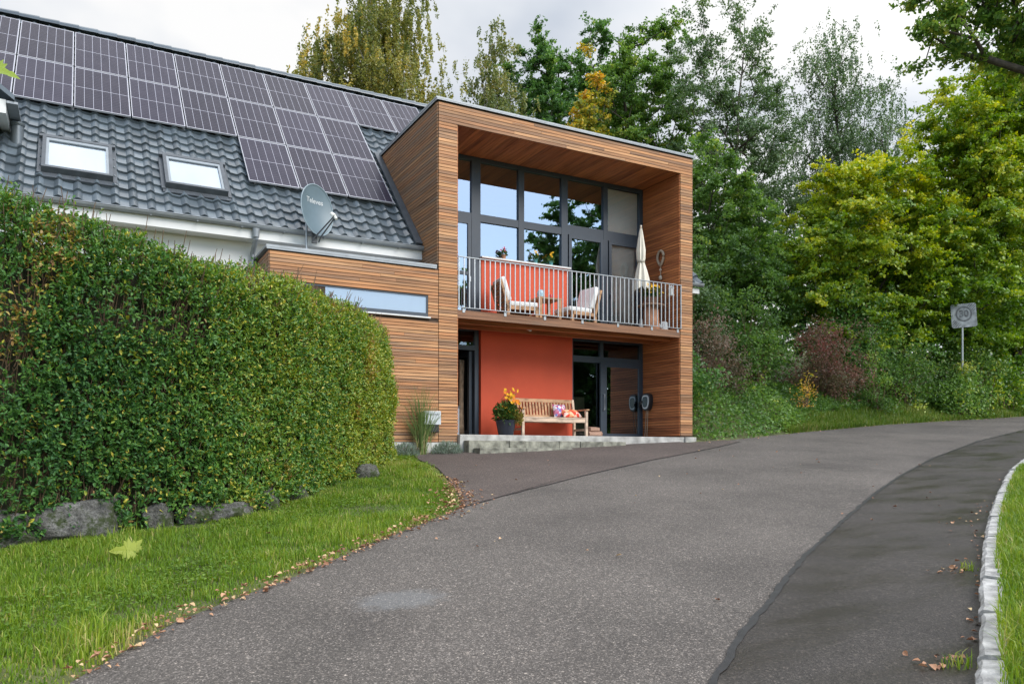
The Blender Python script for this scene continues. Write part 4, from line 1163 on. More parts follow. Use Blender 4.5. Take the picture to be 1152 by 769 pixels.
t = thing('cupboard', 'pale cupboard inside the room behind the sliding door', 'cupboard', (11.6, 18.4, 2.05))
MB().box(11.45, 12.15, 18.2, 18.6, 2.05, 3.2).build('body', mat('pale beech', (.5,.42,.28), .6, .1), t)
MB().box(11.46, 11.795, 18.185, 18.199, 2.1, 3.17).build('door', mat('pale beech', (.5,.42,.28)), t); MB().box(11.805, 12.14, 18.185, 18.199, 2.1, 3.17).build('door', mat('pale beech', (.5,.42,.28)), t)

# ------------------------------------------------------------------ road sign
def sign():
    x, y = 29.6, 18.38; z0 = float(gz(x, y))
    t = thing('road_sign', 'weathered grey end of zone 30 sign on a thin post among the shrubs', 'road sign', (x, y, z0))
    MB().tube([(x,y,z0-.2), (x-.02,y,7.05)], .038, 10).build('post', alu, t, smooth=True)
    yaw = R(-38); M_ = Matrix.Translation((x, y-.05, 6.92)) @ Matrix.Rotation(yaw, 4, 'Z') @ Matrix.Rotation(R(-4), 4, 'Y')
    a = .45
    pl = MB(); pts = []
    for cx, cz, s in ((a-.07, a-.07, 0), (-a+.07, a-.07, 1), (-a+.07, -a+.07, 2), (a-.07, -a+.07, 3)):
        for k in range(5):
            q = math.pi/2*(s+k/4); pts.append((cx+.07*math.cos(q), cz+.07*math.sin(q)))
    pl.prism(pts, -.012, .012, 'y'); pl.v = [tuple(M_ @ Vector(v)) for v in pl.v]
    P = pl.build('plate', mat('weathered white sign face', (.25,.275,.295), .5, .45, 5), t)
    dark = mat('faded dark sign print', (.09,.10,.11), .6, .4, 10)
    rg = MB(); n = 40; V = []
    c0, c1 = (0, .06), (.295, .235)
    for k in range(n):
        q = 2*math.pi*k/n
        for rr in c1: V.append((rr*math.cos(q), -.0145, c0[1]+rr*math.sin(q)))
    for k in range(n):
        k2 = (k+1) % n; rg.f.append((2*k, 2*k2, 2*k2+1, 2*k+1))
    rg.v = [tuple(M_ @ Vector(v)) for v in V]; rg.build('ring', dark, P)
    for o_ in (-.13, -.065, 0, .065, .13):
        d = Vector((1,0,1)).normalized(); e = Vector((1,0,-1)).normalized()
        for lo, hi in ((-.60, -.34), (.30, .60)):
            sh = abs(o_); st = MB()
            st.v += [tuple(M_ @ (d*u+e*(o_+w_)+Vector((0,-.0155,0)))) for u, w_ in ((lo+sh if lo < 0 else lo, -.013), (hi-sh if hi > .5 else hi, -.013), (hi-sh if hi > .5 else hi, .013), (lo+sh if lo < 0 else lo, .013))]
            k = len(st.v)-4; st.f.append((k, k+1, k+2, k+3))
            st.build('stripe', dark, P)
    cu = bpy.data.curves.new('numerals', 'FONT'); cu.body = '30'; cu.size = .34; cu.align_x = 'CENTER'; cu.align_y = 'CENTER'; cu.offset = .012
    tmp = bpy.data.objects.new('numerals_tmp', cu); COL.objects.link(tmp); bpy.context.view_layer.update()
    me = bpy.data.meshes.new_from_object(tmp.evaluated_get(bpy.context.evaluated_depsgraph_get())); bpy.data.objects.remove(tmp)
    for v in me.vertices:
        v.co = (M_ @ Vector((v.co.x, -.017, v.co.y+.06))) - Vector((x, y, z0))
    me.name = 'numerals'; link_mesh('numerals', me, dark, P)
sign()
# ------------------------------------------------------------------ vegetation
class Wave:
    """smooth pseudo random field in space"""
    def __init__(s, scale, seed, n=7):
        r = np.random.default_rng(seed)
        s.k = r.normal(size=(n,3))*scale; s.p = r.random(n)*6.28
    def __call__(s, P): return np.sin(P @ s.k.T + s.p).mean(1)*1.6

def inside_poly(x, y, poly):
    x = np.asarray(x); y = np.asarray(y); c = np.zeros(len(x), bool); n = len(poly); j = n-1
    for i in range(n):
        xi, yi = poly[i]; xj, yj = poly[j]
        m = ((yi > y) != (yj > y)) & (x < (xj-xi)*(y-yi)/(yj-yi+1e-12)+xi)
        c ^= m; j = i
    return c
def scatter_poly(poly, n):
    p = np.array(poly); lo, hi = p.min(0), p.max(0); out = []
    tot = 0
    while tot < n:
        q = RNG.random((n, 2))*(hi-lo)+lo; q = q[inside_poly(q[:,0], q[:,1], poly)]; out.append(q); tot += len(q)
    return np.concatenate(out)[:n]
def dist_line(P, line):
    d = np.full(len(P), 1e9)
    for a, b in zip(line[:-1], line[1:]):
        a = np.array(a); b = np.array(b); t = np.clip(((P-a)@(b-a))/((b-a)@(b-a)), 0, 1)
        d = np.minimum(d, np.linalg.norm(P-(a+t[:,None]*(b-a)), axis=1))
    return d

def tubes_np(A, B, ra, rb, sides=5):
    A = np.asarray(A, float); B = np.asarray(B, float); n = len(A)
    d = unit(B-A); ref = np.where(np.abs(d[:,2:3]) > .9, np.array([[1.,0,0]]), np.array([[0.,0,1]]))
    u = unit(np.cross(d, ref)); v = np.cross(d, u)
    t = np.arange(sides)*2*math.pi/sides
    ring = np.cos(t)[None,:,None]*u[:,None,:]+np.sin(t)[None,:,None]*v[:,None,:]
    V = np.concatenate([A[:,None,:]+ring*np.asarray(ra)[:,None,None], B[:,None,:]+ring*np.asarray(rb)[:,None,None]], 1).reshape(-1, 3)
    k = np.arange(sides); k2 = (k+1) % sides
    q = np.stack([k, k2, k2+sides, k+sides], 1)
    F = (np.arange(n)*2*sides)[:,None,None]+q[None]
    return V, F.reshape(-1, 4)

def skeleton(base, top, C, r0, wob=.25, n_tr=14):
    """trunk from base to top, branches to the cluster centres C (minimal joining); returns segments"""
    base = np.array(base, float); top = np.array(top, float)
    t = np.linspace(0, 1, n_tr)[:,None]
    tr = base+(top-base)*t; tr[:, :2] += np.cumsum(RNG.normal(size=(n_tr,2))*wob*.35, 0)*t
    pos = list(tr); par = [-1]+list(range(n_tr-1)); w = [0.]*n_tr
    fr = base+(top-base)*.30
    order = np.argsort(np.linalg.norm((C-tr[n_tr//2])*np.array([1,1,.35]), axis=1))
    for ci in order:
        c = C[ci]; Pn = np.array(pos); dd = np.linalg.norm(Pn-c, axis=1)
        dd = dd + np.where(Pn[:,2] > c[2]-.15*dd, .9*dd, 0) + np.where(np.arange(len(Pn)) < n_tr*.3, 4, 0)
        j = int(np.argmin(dd)); a = Pn[j]; ln = np.linalg.norm(c-a); k = max(1, min(4, int(ln/.7))); last = j
        bend = RNG.normal(size=3)*.10*ln
        for s in range(1, k+1):
            f = s/k; p = a+(c-a)*f+bend*math.sin(math.pi*f)*(1 if k > 1 else 0)+np.array([0,0,.10*ln*math.sin(math.pi*f)])
            pos.append(p); par.append(last); w.append(0.); last = len(pos)-1
        w[last] += 1
    pos = np.array(pos); par = np.array(par); w = np.array(w)
    for i in range(len(pos)-1, n_tr-1, -1): w[par[i]] += w[i]
    for i in range(n_tr-1, 0, -1): w[par[i]] += w[i]
    W0 = max(w[0], 1); rad = np.maximum(.008, r0*np.sqrt(np.maximum(w, .3)/W0))
    rad[:n_tr] = np.minimum(r0*1.1, np.maximum(rad[:n_tr], r0*(1-np.linspace(0,1,n_tr)*.93)))
    idx = np.where(par >= 0)[0]
    return pos[par[idx]], pos[idx], rad[par[idx]]*np.where(idx < n_tr, 1, .85), rad[idx]

def in_ellipsoids(env, n, shell=.45, zflat=1):
    vol = np.array([e[3]*e[4]*e[5] for e in env]); cnt = RNG.multinomial(n, vol/vol.sum()); out = []
    for e, k in zip(env, cnt):
        q = unit(RNG.normal(size=(k,3)))*(RNG.random((k,1))**shell)
        out.append(np.array(e[:3])+q*np.array(e[3:]))
    return np.concatenate(out)

def tree(name, label, cat, x, y, env, ncl, per, clr, leaf, m, r0=.18, wood=bark, droop=0, group=None, base_tint=.45, spread=.22, zg=None, flat=.6, aspect=.5, lean=(0,0), tint_at=None, topk=.9, parts=('trunk','crown'), upright=0., sprays=6):
    z = float(gz(x, y)) if zg is None else zg
    t = thing(name, label, cat, (x, y, z), group=group)
    C = in_ellipsoids(env, ncl)
    # drop clusters to leave gaps
    wv = Wave(.9/clr**.5, int(abs(x*13+y*7))+3); keep = wv(C) > -.75; C = C[keep] if keep.sum() > 12 else C
    ztop = max(e[2]+e[5] for e in env); cx = np.mean([e[0] for e in env]); cy = np.mean([e[1] for e in env])
    A, B, ra, rb = skeleton((x, y, z-.3), (cx+lean[0], cy+lean[1], z+(ztop-z)*topk), C, r0)
    V, F = tubes_np(A, B, ra, rb, 6)
    np_mesh(parts[0], V, F, wood, t)
    per = int(per*2.1); leaf *= .98
    n = len(C)*per
    ci = np.repeat(np.arange(len(C)), per)
    size = clr*RNG.uniform(.55, 1.25, len(C))
    cl_t = RNG.normal(size=len(C))*spread*.8
    ctr = np.array([cx, cy, (ztop+z)/2])
    # leaves sit along short twigs that fan out from the end of each branch
    kt = RNG.integers(0, sprays, n); key0 = ci*sprays+kt
    td = unit(RNG.normal(size=(len(C)*sprays,3))*np.array([1,1,flat*.8]) + np.repeat(unit(C-ctr)*np.array([.8,.8,.3]), sprays, 0) + np.array([0,0,upright]))
    tl = np.repeat(size, sprays)*RNG.uniform(.35, 1.15, len(C)*sprays)
    fr = RNG.random(n)**.8
    P = C[ci]+td[key0]*(fr*tl[key0])[:,None]-np.array([0,0,1.])*(.16*(fr*tl[key0])**2*(1-upright))[:,None]+RNG.normal(size=(n,3))*(.05+.05*(1-fr))[:,None]*np.array([1.3,1.3,.7])
    if droop:
        k = RNG.integers(0, 9, n); key = ci*9+k
        rr = np.random.default_rng(5); off = rr.normal(size=(len(C)*9,3)); off[:,2] *= .3; ln = rr.uniform(.3, 1, len(C)*9)*droop
        f = RNG.random(n)
        P = C[ci]+off[key]*size[ci][:,None]*.6 + np.stack([np.zeros(n), np.zeros(n), -f*ln[key]], 1) + RNG.normal(size=(n,3))*.05
        P[:, 0] += .25*f*off[key][:,0]*size[ci]*.3
    U = unit(RNG.normal(size=(n,3))+np.array([0,0,-.35 if not droop else -1.2])+td[key0]*.7)
    Nn = unit(RNG.normal(size=(n,3))*.62+np.array([0,-.12,.85])+unit(P-ctr)*.55)
    L_ = leaf*RNG.uniform(.65, 1.35, n)
    V, F = quad_leaves(P, U, Nn, L_, L_*aspect*RNG.uniform(.8,1.25,n))
    tint = base_tint+cl_t[ci]*.7+(RNG.normal(size=len(C)*sprays)*spread*.6)[key0]+RNG.normal(size=n)*spread*.55
    if tint_at is not None: tint = tint+tint_at(P)
    np_mesh(parts[1], V, F, m, t, None, np.clip(tint, 0, 1))
    return t

# foliage colours (real leaf colours, darkest to brightest leaf)
LM_green = leaf_mat('mid green leaves', [(0, (0.0547, 0.1183, 0.0254)), (0.5, (0.1273, 0.2457, 0.0473)), (0.8, (0.2367, 0.3823, 0.0728)), (1, (0.4549, 0.4913, 0.0911))])
LM_dark = leaf_mat('dark green leaves', [(0, (0.0393, 0.101, 0.0271)), (0.5, (0.0943, 0.2119, 0.0483)), (0.85, (0.177, 0.3229, 0.0677)), (1, (0.3538, 0.444, 0.0966))])
LM_grey = leaf_mat('alder grey green leaves', [(0, (0.044, 0.0825, 0.0308)), (0.5, (0.1045, 0.1815, 0.0605)), (1, (0.209, 0.297, 0.11))], trans=.3, gloss=.06)
LM_birch = leaf_mat('autumn birch leaves', [(0,(.10,.14,.04)), (.45,(.24,.26,.065)), (.75,(.40,.36,.09)), (1,(.60,.44,.09))])
LM_birch2 = leaf_mat('pale birch leaves', [(0, (0.0719, 0.115, 0.0359)), (0.5, (0.1869, 0.23, 0.0719)), (0.85, (0.3162, 0.3162, 0.1006)), (1, (0.4887, 0.3881, 0.1006))])
LM_yg = leaf_mat('yellowing maple leaves', [(0, (0.0649, 0.1475, 0.0164)), (0.35, (0.1687, 0.2877, 0.0246)), (0.65, (0.3505, 0.4427, 0.0328)), (1, (0.701, 0.6493, 0.0478))], trans=.4)
LM_yellow = leaf_mat('golden leaves', [(0,(.10,.16,.03)), (.4,(.34,.34,.05)), (.75,(.72,.52,.07)), (1,(.72,.40,.09))])
LM_horn = leaf_mat('hornbeam leaves', [(0, (0.052, 0.1328, 0.0164)), (0.45, (0.1428, 0.2657, 0.0218)), (0.8, (0.2986, 0.4132, 0.0342)), (1, (0.5452, 0.546, 0.0478))], trans=.4)
LM_red = leaf_mat('reddening dogwood leaves', [(0, (0.068, 0.102, 0.0306)), (0.35, (0.1445, 0.1275, 0.0595)), (0.65, (0.221, 0.1275, 0.085)), (1, (0.323, 0.136, 0.102))])
LM_brown = leaf_mat('browning shrub leaves', [(0, (0.0675, 0.081, 0.0338)), (0.5, (0.1755, 0.1283, 0.081)), (1, (0.297, 0.189, 0.135))])
LM_hedge = leaf_mat('hedge leaves', [(0, (0.0308, 0.0969, 0.0273)), (0.3, (0.0638, 0.171, 0.0315)), (0.55, (0.1265, 0.2565, 0.0357)), (0.75, (0.297, 0.3534, 0.0399)), (0.88, (0.55, 0.4788, 0.063)), (1, (0.264, 0.1368, 0.063))], trans=.3, gloss=.07)
LM_grass = leaf_mat('grass blades', [(0,(.07,.15,.018)), (.5,(.165,.275,.026)), (.8,(.30,.37,.05)), (1,(.52,.45,.18))], trans=.4)
LM_bank = leaf_mat('bank grass', [(0, (0.058, 0.116, 0.0174)), (0.5, (0.1232, 0.2175, 0.0261)), (0.8, (0.232, 0.29, 0.058)), (1, (0.464, 0.3915, 0.1595))], trans=.35)
LM_dry = leaf_mat('fallen leaves', [(0,(.12,.06,.03)), (.4,(.32,.15,.08)), (.7,(.50,.28,.16)), (1,(.60,.45,.24))], trans=.1)
LM_lav = leaf_mat('lavender leaves', [(0, (0.135, 0.18, 0.135)), (1, (0.33, 0.405, 0.315))])

def E(*a): return a
# trees behind the house and beyond the road
tree('birch', 'tall yellowing weeping birch behind the solar roof', 'tree', 12.5, 37, [E(12.3,36.5,17.5,3.6,3.2,6.0), E(12.2,36.5,12,4.2,3,4), E(11.0,36.5,19.5,1.6,1.6,3.6), E(13.6,36.2,22.0,1.7,1.6,3.2), E(12.2,36.2,23.5,1.3,1.3,2.6)], 400, 190, .95, .13, LM_birch, .22, birch_bark, droop=1.5, base_tint=.48, aspect=.62)
tree('birch', 'small thin birch left of the tall weeping one above the ridge', 'tree', 8.9, 37.2, [E(9.1,37.1,17,1.7,1.7,3.6), E(8.0,37.1,14,1.7,1.5,3.4)], 90, 110, .7, .13, LM_birch, .12, birch_bark, droop=1.2, base_tint=.5, aspect=.6)
tree('birch', 'slender pale green birch rising behind the top left of the timber box', 'tree', 18.3, 35.6, [E(18.3,35.6,16,2.3,2.2,5), E(18.3,35.6,20.6,1.2,1.1,3.2), E(17.0,35.6,15,1.6,1.6,3.4)], 190, 125, .8, .135, LM_birch2, .16, birch_bark, droop=1.0, base_tint=.5, aspect=.6)
tree('deciduous_tree', 'dark green broad tree behind the golden maple', 'tree', 22.7, 37.5, [E(22.9,37,16.5,4.0,3,6.5), E(21.8,37,21.0,2.0,2,3.8), E(24.8,37,21.8,2.2,1.9,4.2)], 330, 150, .95, .17, LM_dark, .25, base_tint=.45, upright=.3)
tree('maple', 'golden and orange autumn maple among green trees above the timber box', 'tree', 19.1, 28.6, [E(19.4,28.4,17.6,.75,.75,1.6), E(18.9,28.4,14.6,1.3,1.3,2.2)], 75, 75, .6, .13, LM_yellow, .12, base_tint=.48, spread=.3, tint_at=lambda P: np.clip((P[:,2]-16.6)*.2, -.6, .1), aspect=.7)
tree('deciduous_tree', 'mid green bushy tree directly above the roof edge of the timber box', 'tree', 22.8, 29.6, [E(22.8,29.4,14.0,3.0,2.6,6), E(23.6,29.4,18.8,2.2,1.9,3.4), E(21.3,29.6,17.3,1.6,1.6,2.4), E(20.0,29.6,12.5,2.1,1.8,3.0)], 380, 140, .85, .15, LM_green, .22, base_tint=.48, upright=.3)
tree('alder', 'tall airy alder with sky showing through right of the timber box', 'tree', 24.4, 25.8, [E(24.4,25.5,14.5,3.2,2.4,6.8), E(23.0,25.6,18.6,1.7,1.2,3.4), E(25.6,25.5,18.8,1.3,1.1,3.2), E(24.4,25.5,9,3.0,2,4.5), E(26.8,25.6,13.5,1.6,1.4,4)], 380, 105, .95, .12, LM_grey, .15, bark, base_tint=.5, flat=.9, upright=.5)
tree('birch', 'sparse weeping birch against the sky above the yellow bush', 'tree', 33.9, 27.4, [E(33.8,27.1,17.6,3.6,2.8,5.2), E(32.9,27.1,21.4,1.9,1.5,2.4), E(35.9,26.6,17,2.6,2,4), E(31.8,27.2,15.5,2.0,1.8,3.5)], 270, 85, .95, .115, LM_grey, .15, bark, droop=1.0, base_tint=.45, aspect=.55, flat=.8)
tree('hazel', 'dense green hazel standing against the right side of the timber box', 'tree', 19.6, 21.6, [E(19.9,21.2,8.8,2.2,1.8,3.4), E(18.0,20.4,6.8,1.6,1.5,2.8), E(21.8,21.6,7.6,2.0,1.7,3.0), E(18.9,21.2,10.8,1.3,1.2,2.0)], 260, 130, .85, .12, LM_green, .10, base_tint=.42, aspect=.65)
tree('field_maple', 'domed yellow green field maple right of the house', 'tree', 27.3, 21.2, [E(27.2,20.6,9.6,3.8,2.6,4.0), E(25.0,20.3,7.6,2.5,1.9,3.2), E(29.6,20.6,9.0,3.0,2.2,3.6), E(27.8,20.6,12.4,2.4,1.7,1.7), E(25.6,20.4,11.4,1.5,1.4,1.6)], 460, 135, 1.0, .125, LM_yg, .16, base_tint=.45, spread=.22, aspect=.75, tint_at=lambda P: np.clip((P[:,2]-8.5)*.055, -.25, .2))
tree('hornbeam', 'yellow green hornbeam behind the road sign', 'tree', 31.6, 19.6, [E(32.0,19.4,10,3.4,2.2,5.0), E(31.2,19.4,14.0,2.4,1.8,2.6), E(34.2,19.4,14,3.0,2.2,4.2), E(33.6,18.6,16.2,2.4,1.8,2.2)], 540, 140, 1.05, .13, LM_horn, .17, base_tint=.55, spread=.2, aspect=.7, tint_at=lambda P: np.clip((P[:,2]-9)*.05, -.32, .15))
tree('deciduous_tree', 'dark tree filling the gap behind the yellow field maple', 'tree', 34, 24.4, [E(34,24.2,10.5,4.4,2.4,5.4), E(30.5,24.2,8.5,3,2,4)], 260, 130, 1.0, .18, LM_dark, .2, base_tint=.4)
tree('deciduous_tree', 'dark olive tree at the far right beyond the road', 'tree', 37.5, 20.8, [E(37.0,20.6,11,3.2,2.4,7), E(39.5,20.8,9,3,2.4,6)], 240, 130, .95, .17, LM_horn, .2, base_tint=.3)
tree('oak', 'spreading oak whose leafy branches hang into the top right corner', 'tree', 25.6, 9.2, [E(23.2,11.2,13.4,2.4,2.0,2.0), E(20.6,12.8,13.2,2.0,1.3,1.3), E(25.4,9.6,14.4,3.0,2.6,3.6), E(21.6,12.4,15.0,2.4,1.8,2.0), E(19.4,12.9,14.2,1.4,1.0,1.2), E(22.0,12.0,11.4,1.2,1,1.0)], 360, 120, .80, .13, LM_green, .28, base_tint=.6, spread=.26, aspect=.6, zg=float(plane_z(25.6,9.2)))
# trees on the other side of the road, seen mirrored in the windows
tree('conifer', 'dark fir across the road mirrored in the upper windows', 'tree', 26.5, -9.5, [E(26.5,-9.5,6,3.6,3.4,5), E(26.3,-9.5,10.5,2.7,2.4,4), E(26.3,-9.5,14.5,1.6,1.5,3.2)], 330, 110, 1.1, .26, LM_dark, .22, base_tint=.35)
tree('deciduous_tree', 'green broadleaf across the road mirrored in the balcony glass', 'tree', 22, -10.5, [E(22,-10.5,6,3.0,3.2,4.6), E(22.4,-10.5,10.5,1.9,2,3.0)], 240, 110, 1.0, .24, LM_green, .2, base_tint=.4)
tree('deciduous_tree', 'dark spreading tree across the road mirrored in the right hand glass', 'tree', 31.5, -10.5, [E(31.5,-10.5,8,4.2,4,6.5), E(30.5,-10.5,15,2.8,2.8,4.6)], 420, 110, 1.2, .28, LM_dark, .25, base_tint=.35)
# hill wood beyond as one mass
def far_wood():
    n = 26000; q = RNG.random((n,3))
    X = 14+q[:,0]*75; Y = np.interp(X, [14, 40, 90], [40, 30, 34])+q[:,1]*7
    H_ = 7.5+2.5*np.sin(X*.55)+1.5*np.sin(X*1.3+1)
    P = np.stack([X, Y, gz(X, Y)+q[:,2]**.8*H_], 1)
    U = unit(RNG.normal(size=(n,3))); Nn = unit(RNG.normal(size=(n,3))+np.array([0,-.5,.6])); l = RNG.uniform(.25,.5,n)
    V, F = quad_leaves(P, U, Nn, l, l*.7); wv = Wave(.5, 4)
    o = np_mesh('woodland', V, F, LM_dark, None, (40,36,6), np.clip(.35+.2*wv(P)+RNG.normal(size=n)*.12, 0, 1)); tag(o, 'distant woodland closing the view behind the trees', 'woodland', kind='stuff')
far_wood()

# shrubs on the bank
def shrub(name, label, x, y, rx, ry, h, n, leaf, m, bt, group='shrubs on the bank beyond the road', tint_at=None, aspect=.55, nst=9, spread=.22, clumps=None):
    z = float(gz(x, y)); t = thing(name, label, 'shrub', (x, y, z), group=group)
    k = clumps or max(14, int(rx*h*16))
    q = unit(RNG.normal(size=(k,3)))*(RNG.random((k,1))**.4); q[:,2] = np.abs(q[:,2])*.9+RNG.normal(size=k)*.12
    C = np.array([x, y, z+.12*h])+q*np.array([rx, ry, h*.88])
    A = np.tile(np.array([[x, y, z-.1]]), (k,1))+RNG.normal(size=(k,3))*np.array([rx*.18, ry*.18, 0]); Mid = A*.45+C*.55+np.array([0,0,.12*h])
    V1, F1 = tubes_np(A, Mid, np.full(k,.018), np.full(k,.012), 4); V2, F2 = tubes_np(Mid, C, np.full(k,.012), np.full(k,.005), 4)
    np_mesh('stem', np.concatenate([V1,V2]), np.concatenate([F1,F2+len(V1)]), twig_m, t)
    ci = RNG.integers(0, k, n); s = .30*RNG.uniform(.6,1.4,k)
    P = C[ci]+RNG.normal(size=(n,3))*s[ci][:,None]*np.array([.7,.7,.62])*min(1.2, .6+.25*rx)
    P[:,2] = np.maximum(P[:,2], gz(P[:,0], P[:,1])+.03)
    U = unit(RNG.normal(size=(n,3))+np.array([0,0,.1])); Nn = unit(RNG.normal(size=(n,3))*.7+np.array([0,-.3,.8])); l = leaf*RNG.uniform(.6,1.4,n)
    V, F = quad_leaves(P, U, Nn, l, l*aspect)
    ct = RNG.normal(size=k)*spread; tint = bt+ct[ci]+RNG.normal(size=n)*.13
    if tint_at is not None: tint = tint+tint_at(P)
    np_mesh('foliage', V, F, m, t, None, np.clip(tint, 0, 1))
    return t
shrub('dogwood', 'reddish brown dogwood shrub in the middle of the bank', 22.4, 18.6, 1.6, 1.1, 3.1, 8500, .085, LM_red, .62, tint_at=lambda P: np.clip((P[:,2]-5)*.12, -.3, .15))
shrub('shrub', 'green leafy shrub left of the reddish dogwood', 18.9, 18.7, 1.6, 1.2, 3.3, 9000, .10, LM_green, .45)
shrub('shrub', 'faded pinkish brown shrub close to the right edge of the house', 16.3, 17.6, 1.1, .8, 2.3, 5200, .08, LM_brown, .5)
shrub('shrub', 'grey green shrub behind the faded brown one beside the house', 16.9, 19.5, 1.5, 1.2, 3.9, 8000, .10, LM_grey, .45)
shrub('shrub', 'dark green shrub between dogwood and road sign', 26.6, 18.9, 1.7, 1.0, 2.8, 8000, .10, LM_green, .35)
shrub('shrub', 'slender upright bush right of the reddish dogwood', 24.5, 18.3, .55, .5, 3.1, 3200, .08, LM_green, .5)
shrub('shrub', 'bright green bush around the foot of the road sign', 29.5, 18.32, 1.3, .18, 2.1, 8500, .11, LM_green, .5)
shrub('shrub', 'dark olive bush beyond the road sign at the picture edge', 33.6, 19.4, 1.8, 1.0, 2.2, 7000, .12, LM_horn, .25)
shrub('shrub', 'small orange leaved shrub low on the bank left of the dogwood', 20.0, 17.5, .3, .3, 1.4, 320, .075, LM_yellow, .85)
shrub('shrub', 'broad dark shrub on the bank behind the slender upright bush', 25.2, 19.6, 2.4, 1.0, 4.0, 9000, .12, LM_dark, .5)
shrub('shrub', 'olive thicket behind the bush at the foot of the road sign', 31.2, 19.2, 2.2, 1.0, 2.6, 8000, .12, LM_green, .35)
shrub('shrub', 'low dark shrub against the plinth at the right corner of the house', 14.5, 16.6, .9, .8, 1.6, 6000, .09, LM_dark, .5)

def undergrowth():
    P = []; n = 60000
    x = 13.4+RNG.random(n)**.8*24; e = np.interp(x, FEX, FEY); d = RNG.random(n)**.9*2.9; d = np.where(x > 18, np.maximum(d, np.clip((x-18)*.25, 0, .9)+RNG.random(n)*.5), d); y = e+.1+d
    wv = Wave(1.1, 21)
    z = gz(x, y)
    hmax = np.clip(.14+.28*np.minimum(d,1.4)+.18*wv(np.stack([x,y,z],1)), .06, .8)*np.where(x > 19, .6, 1)
    z = z+RNG.random(n)**.7*hmax
    P = np.stack([x,y,z],1); U = unit(RNG.normal(size=(n,3))); Nn = unit(RNG.normal(size=(n,3))*.6+np.array([0,-.3,.9])); l = .095*RNG.uniform(.5,1.4,n)
    V, F = quad_leaves(P, U, Nn, l, l*.6)
    o = np_mesh('undergrowth', V, F, LM_green, None, (18,16.5,3), np.clip(.42+.25*wv(P)+RNG.normal(size=n)*.17, 0, 1)); tag(o, 'low brambles and herbs covering the bank beyond the road', 'undergrowth', kind='stuff')
undergrowth()

# grass -------------------------------------------------------------
def grass(name, label, P2, zf, hgt, width, tint, droop=.5, origin=(0,0,0), m=None):
    n = len(P2); z = zf(P2[:,0], P2[:,1]); B = np.stack([P2[:,0], P2[:,1], z-.01], 1)
    a = RNG.random(n)*6.283; S = np.stack([np.cos(a), np.sin(a), np.zeros(n)], 1); b = a+math.pi/2+RNG.normal(size=n)*.4
    D = np.stack([np.cos(b), np.sin(b), np.zeros(n)], 1); h = hgt*RNG.uniform(.5,1.35,n); lean = droop*RNG.random(n)
    w_ = (width*RNG.uniform(.6,1.3,n))[:,None]; hh = h[:,None]; le = lean[:,None]; up = np.array([[0,0,1.]])
    v = np.empty((n,5,3), np.float32)
    v[:,0] = B-S*w_*.5; v[:,1] = B+S*w_*.5
    M1 = B+up*hh*.6+D*hh*le*.35; v[:,2] = M1+S*w_*.42; v[:,3] = M1-S*w_*.42
    v[:,4] = B+up*hh*(1-.35*le)+D*hh*le*1.05
    k = (np.arange(n)*5)[:,None]
    F = np.concatenate([k+np.array([[0,1,2]]), k+np.array([[0,2,3]]), k+np.array([[3,2,4]])], 1).reshape(-1,3)
    o = np_mesh(name, v.reshape(-1,3), F, m or LM_grass, None, origin, np.repeat(np.clip(tint,0,1), 3))
    return tag(o, label, 'grass', kind='stuff')
HEDGE = [(-7,8.0), (-2.6,8.48), (-.72,8.88), (.2,9.10), (1.2,9.38), (2.2,10.18), (3.1,11.45), (3.94,12.45), (4.75,13.75), (4.95,14.2)]
lawn_poly = [(-3.4,2.5)] + GRASS_EDGE[1:] + [(5.3,14.9), (4.9,14.5)] + offs(HEDGE, -.25)[::-1] + [(-3.4,8.6)]
wv = Wave(1.6, 8); wv2 = Wave(5, 9)
P2 = scatter_poly(lawn_poly, 150000); jj = RNG.normal(size=P2.shape)*.02; P2 = P2+jj
P3 = np.concatenate([P2, np.zeros((len(P2),1))], 1)
dl = dist_line(P2, GRASS_EDGE)
tt = .47+.16*wv(P3)+.12*wv2(P3)+RNG.normal(size=len(P2))*.16+np.where(dl < .12, .15, 0)+np.where(RNG.random(len(P2)) < .05, .45, 0)
keep = RNG.random(len(P2)) < np.clip(.25+dl*4, 0, 1)
hg = np.clip(.105+.05*wv(P3)+.03*wv2(P3), .05, .22)*np.clip(.45+dl*2.2, 0, 1)
tuft = Wave(3.2, 12)(P3) + .5*Wave(9, 13)(P3)
hg = hg*np.clip(.45+dist_line(P2, offs(HEDGE, .15))*1.4, .45, 1)
hg = np.where((tuft > .35) & (RNG.random(len(P2)) < .6), hg*RNG.uniform(1.3, 2.1, len(P2)), hg); hg = np.where(tuft < -.5, hg*.6, hg)
tt = tt + .14*tuft + .10*Wave(.9, 15)(P3) + np.where((Wave(2.1, 14)(P3) > .55) & (RNG.random(len(P2)) < .35), .35, 0)
grass('grass', 'lush green grass on the bank below the hedge', P2[keep], plane_z, hg[keep]*.72, .0080, tt[keep], .75, (1,8,1))
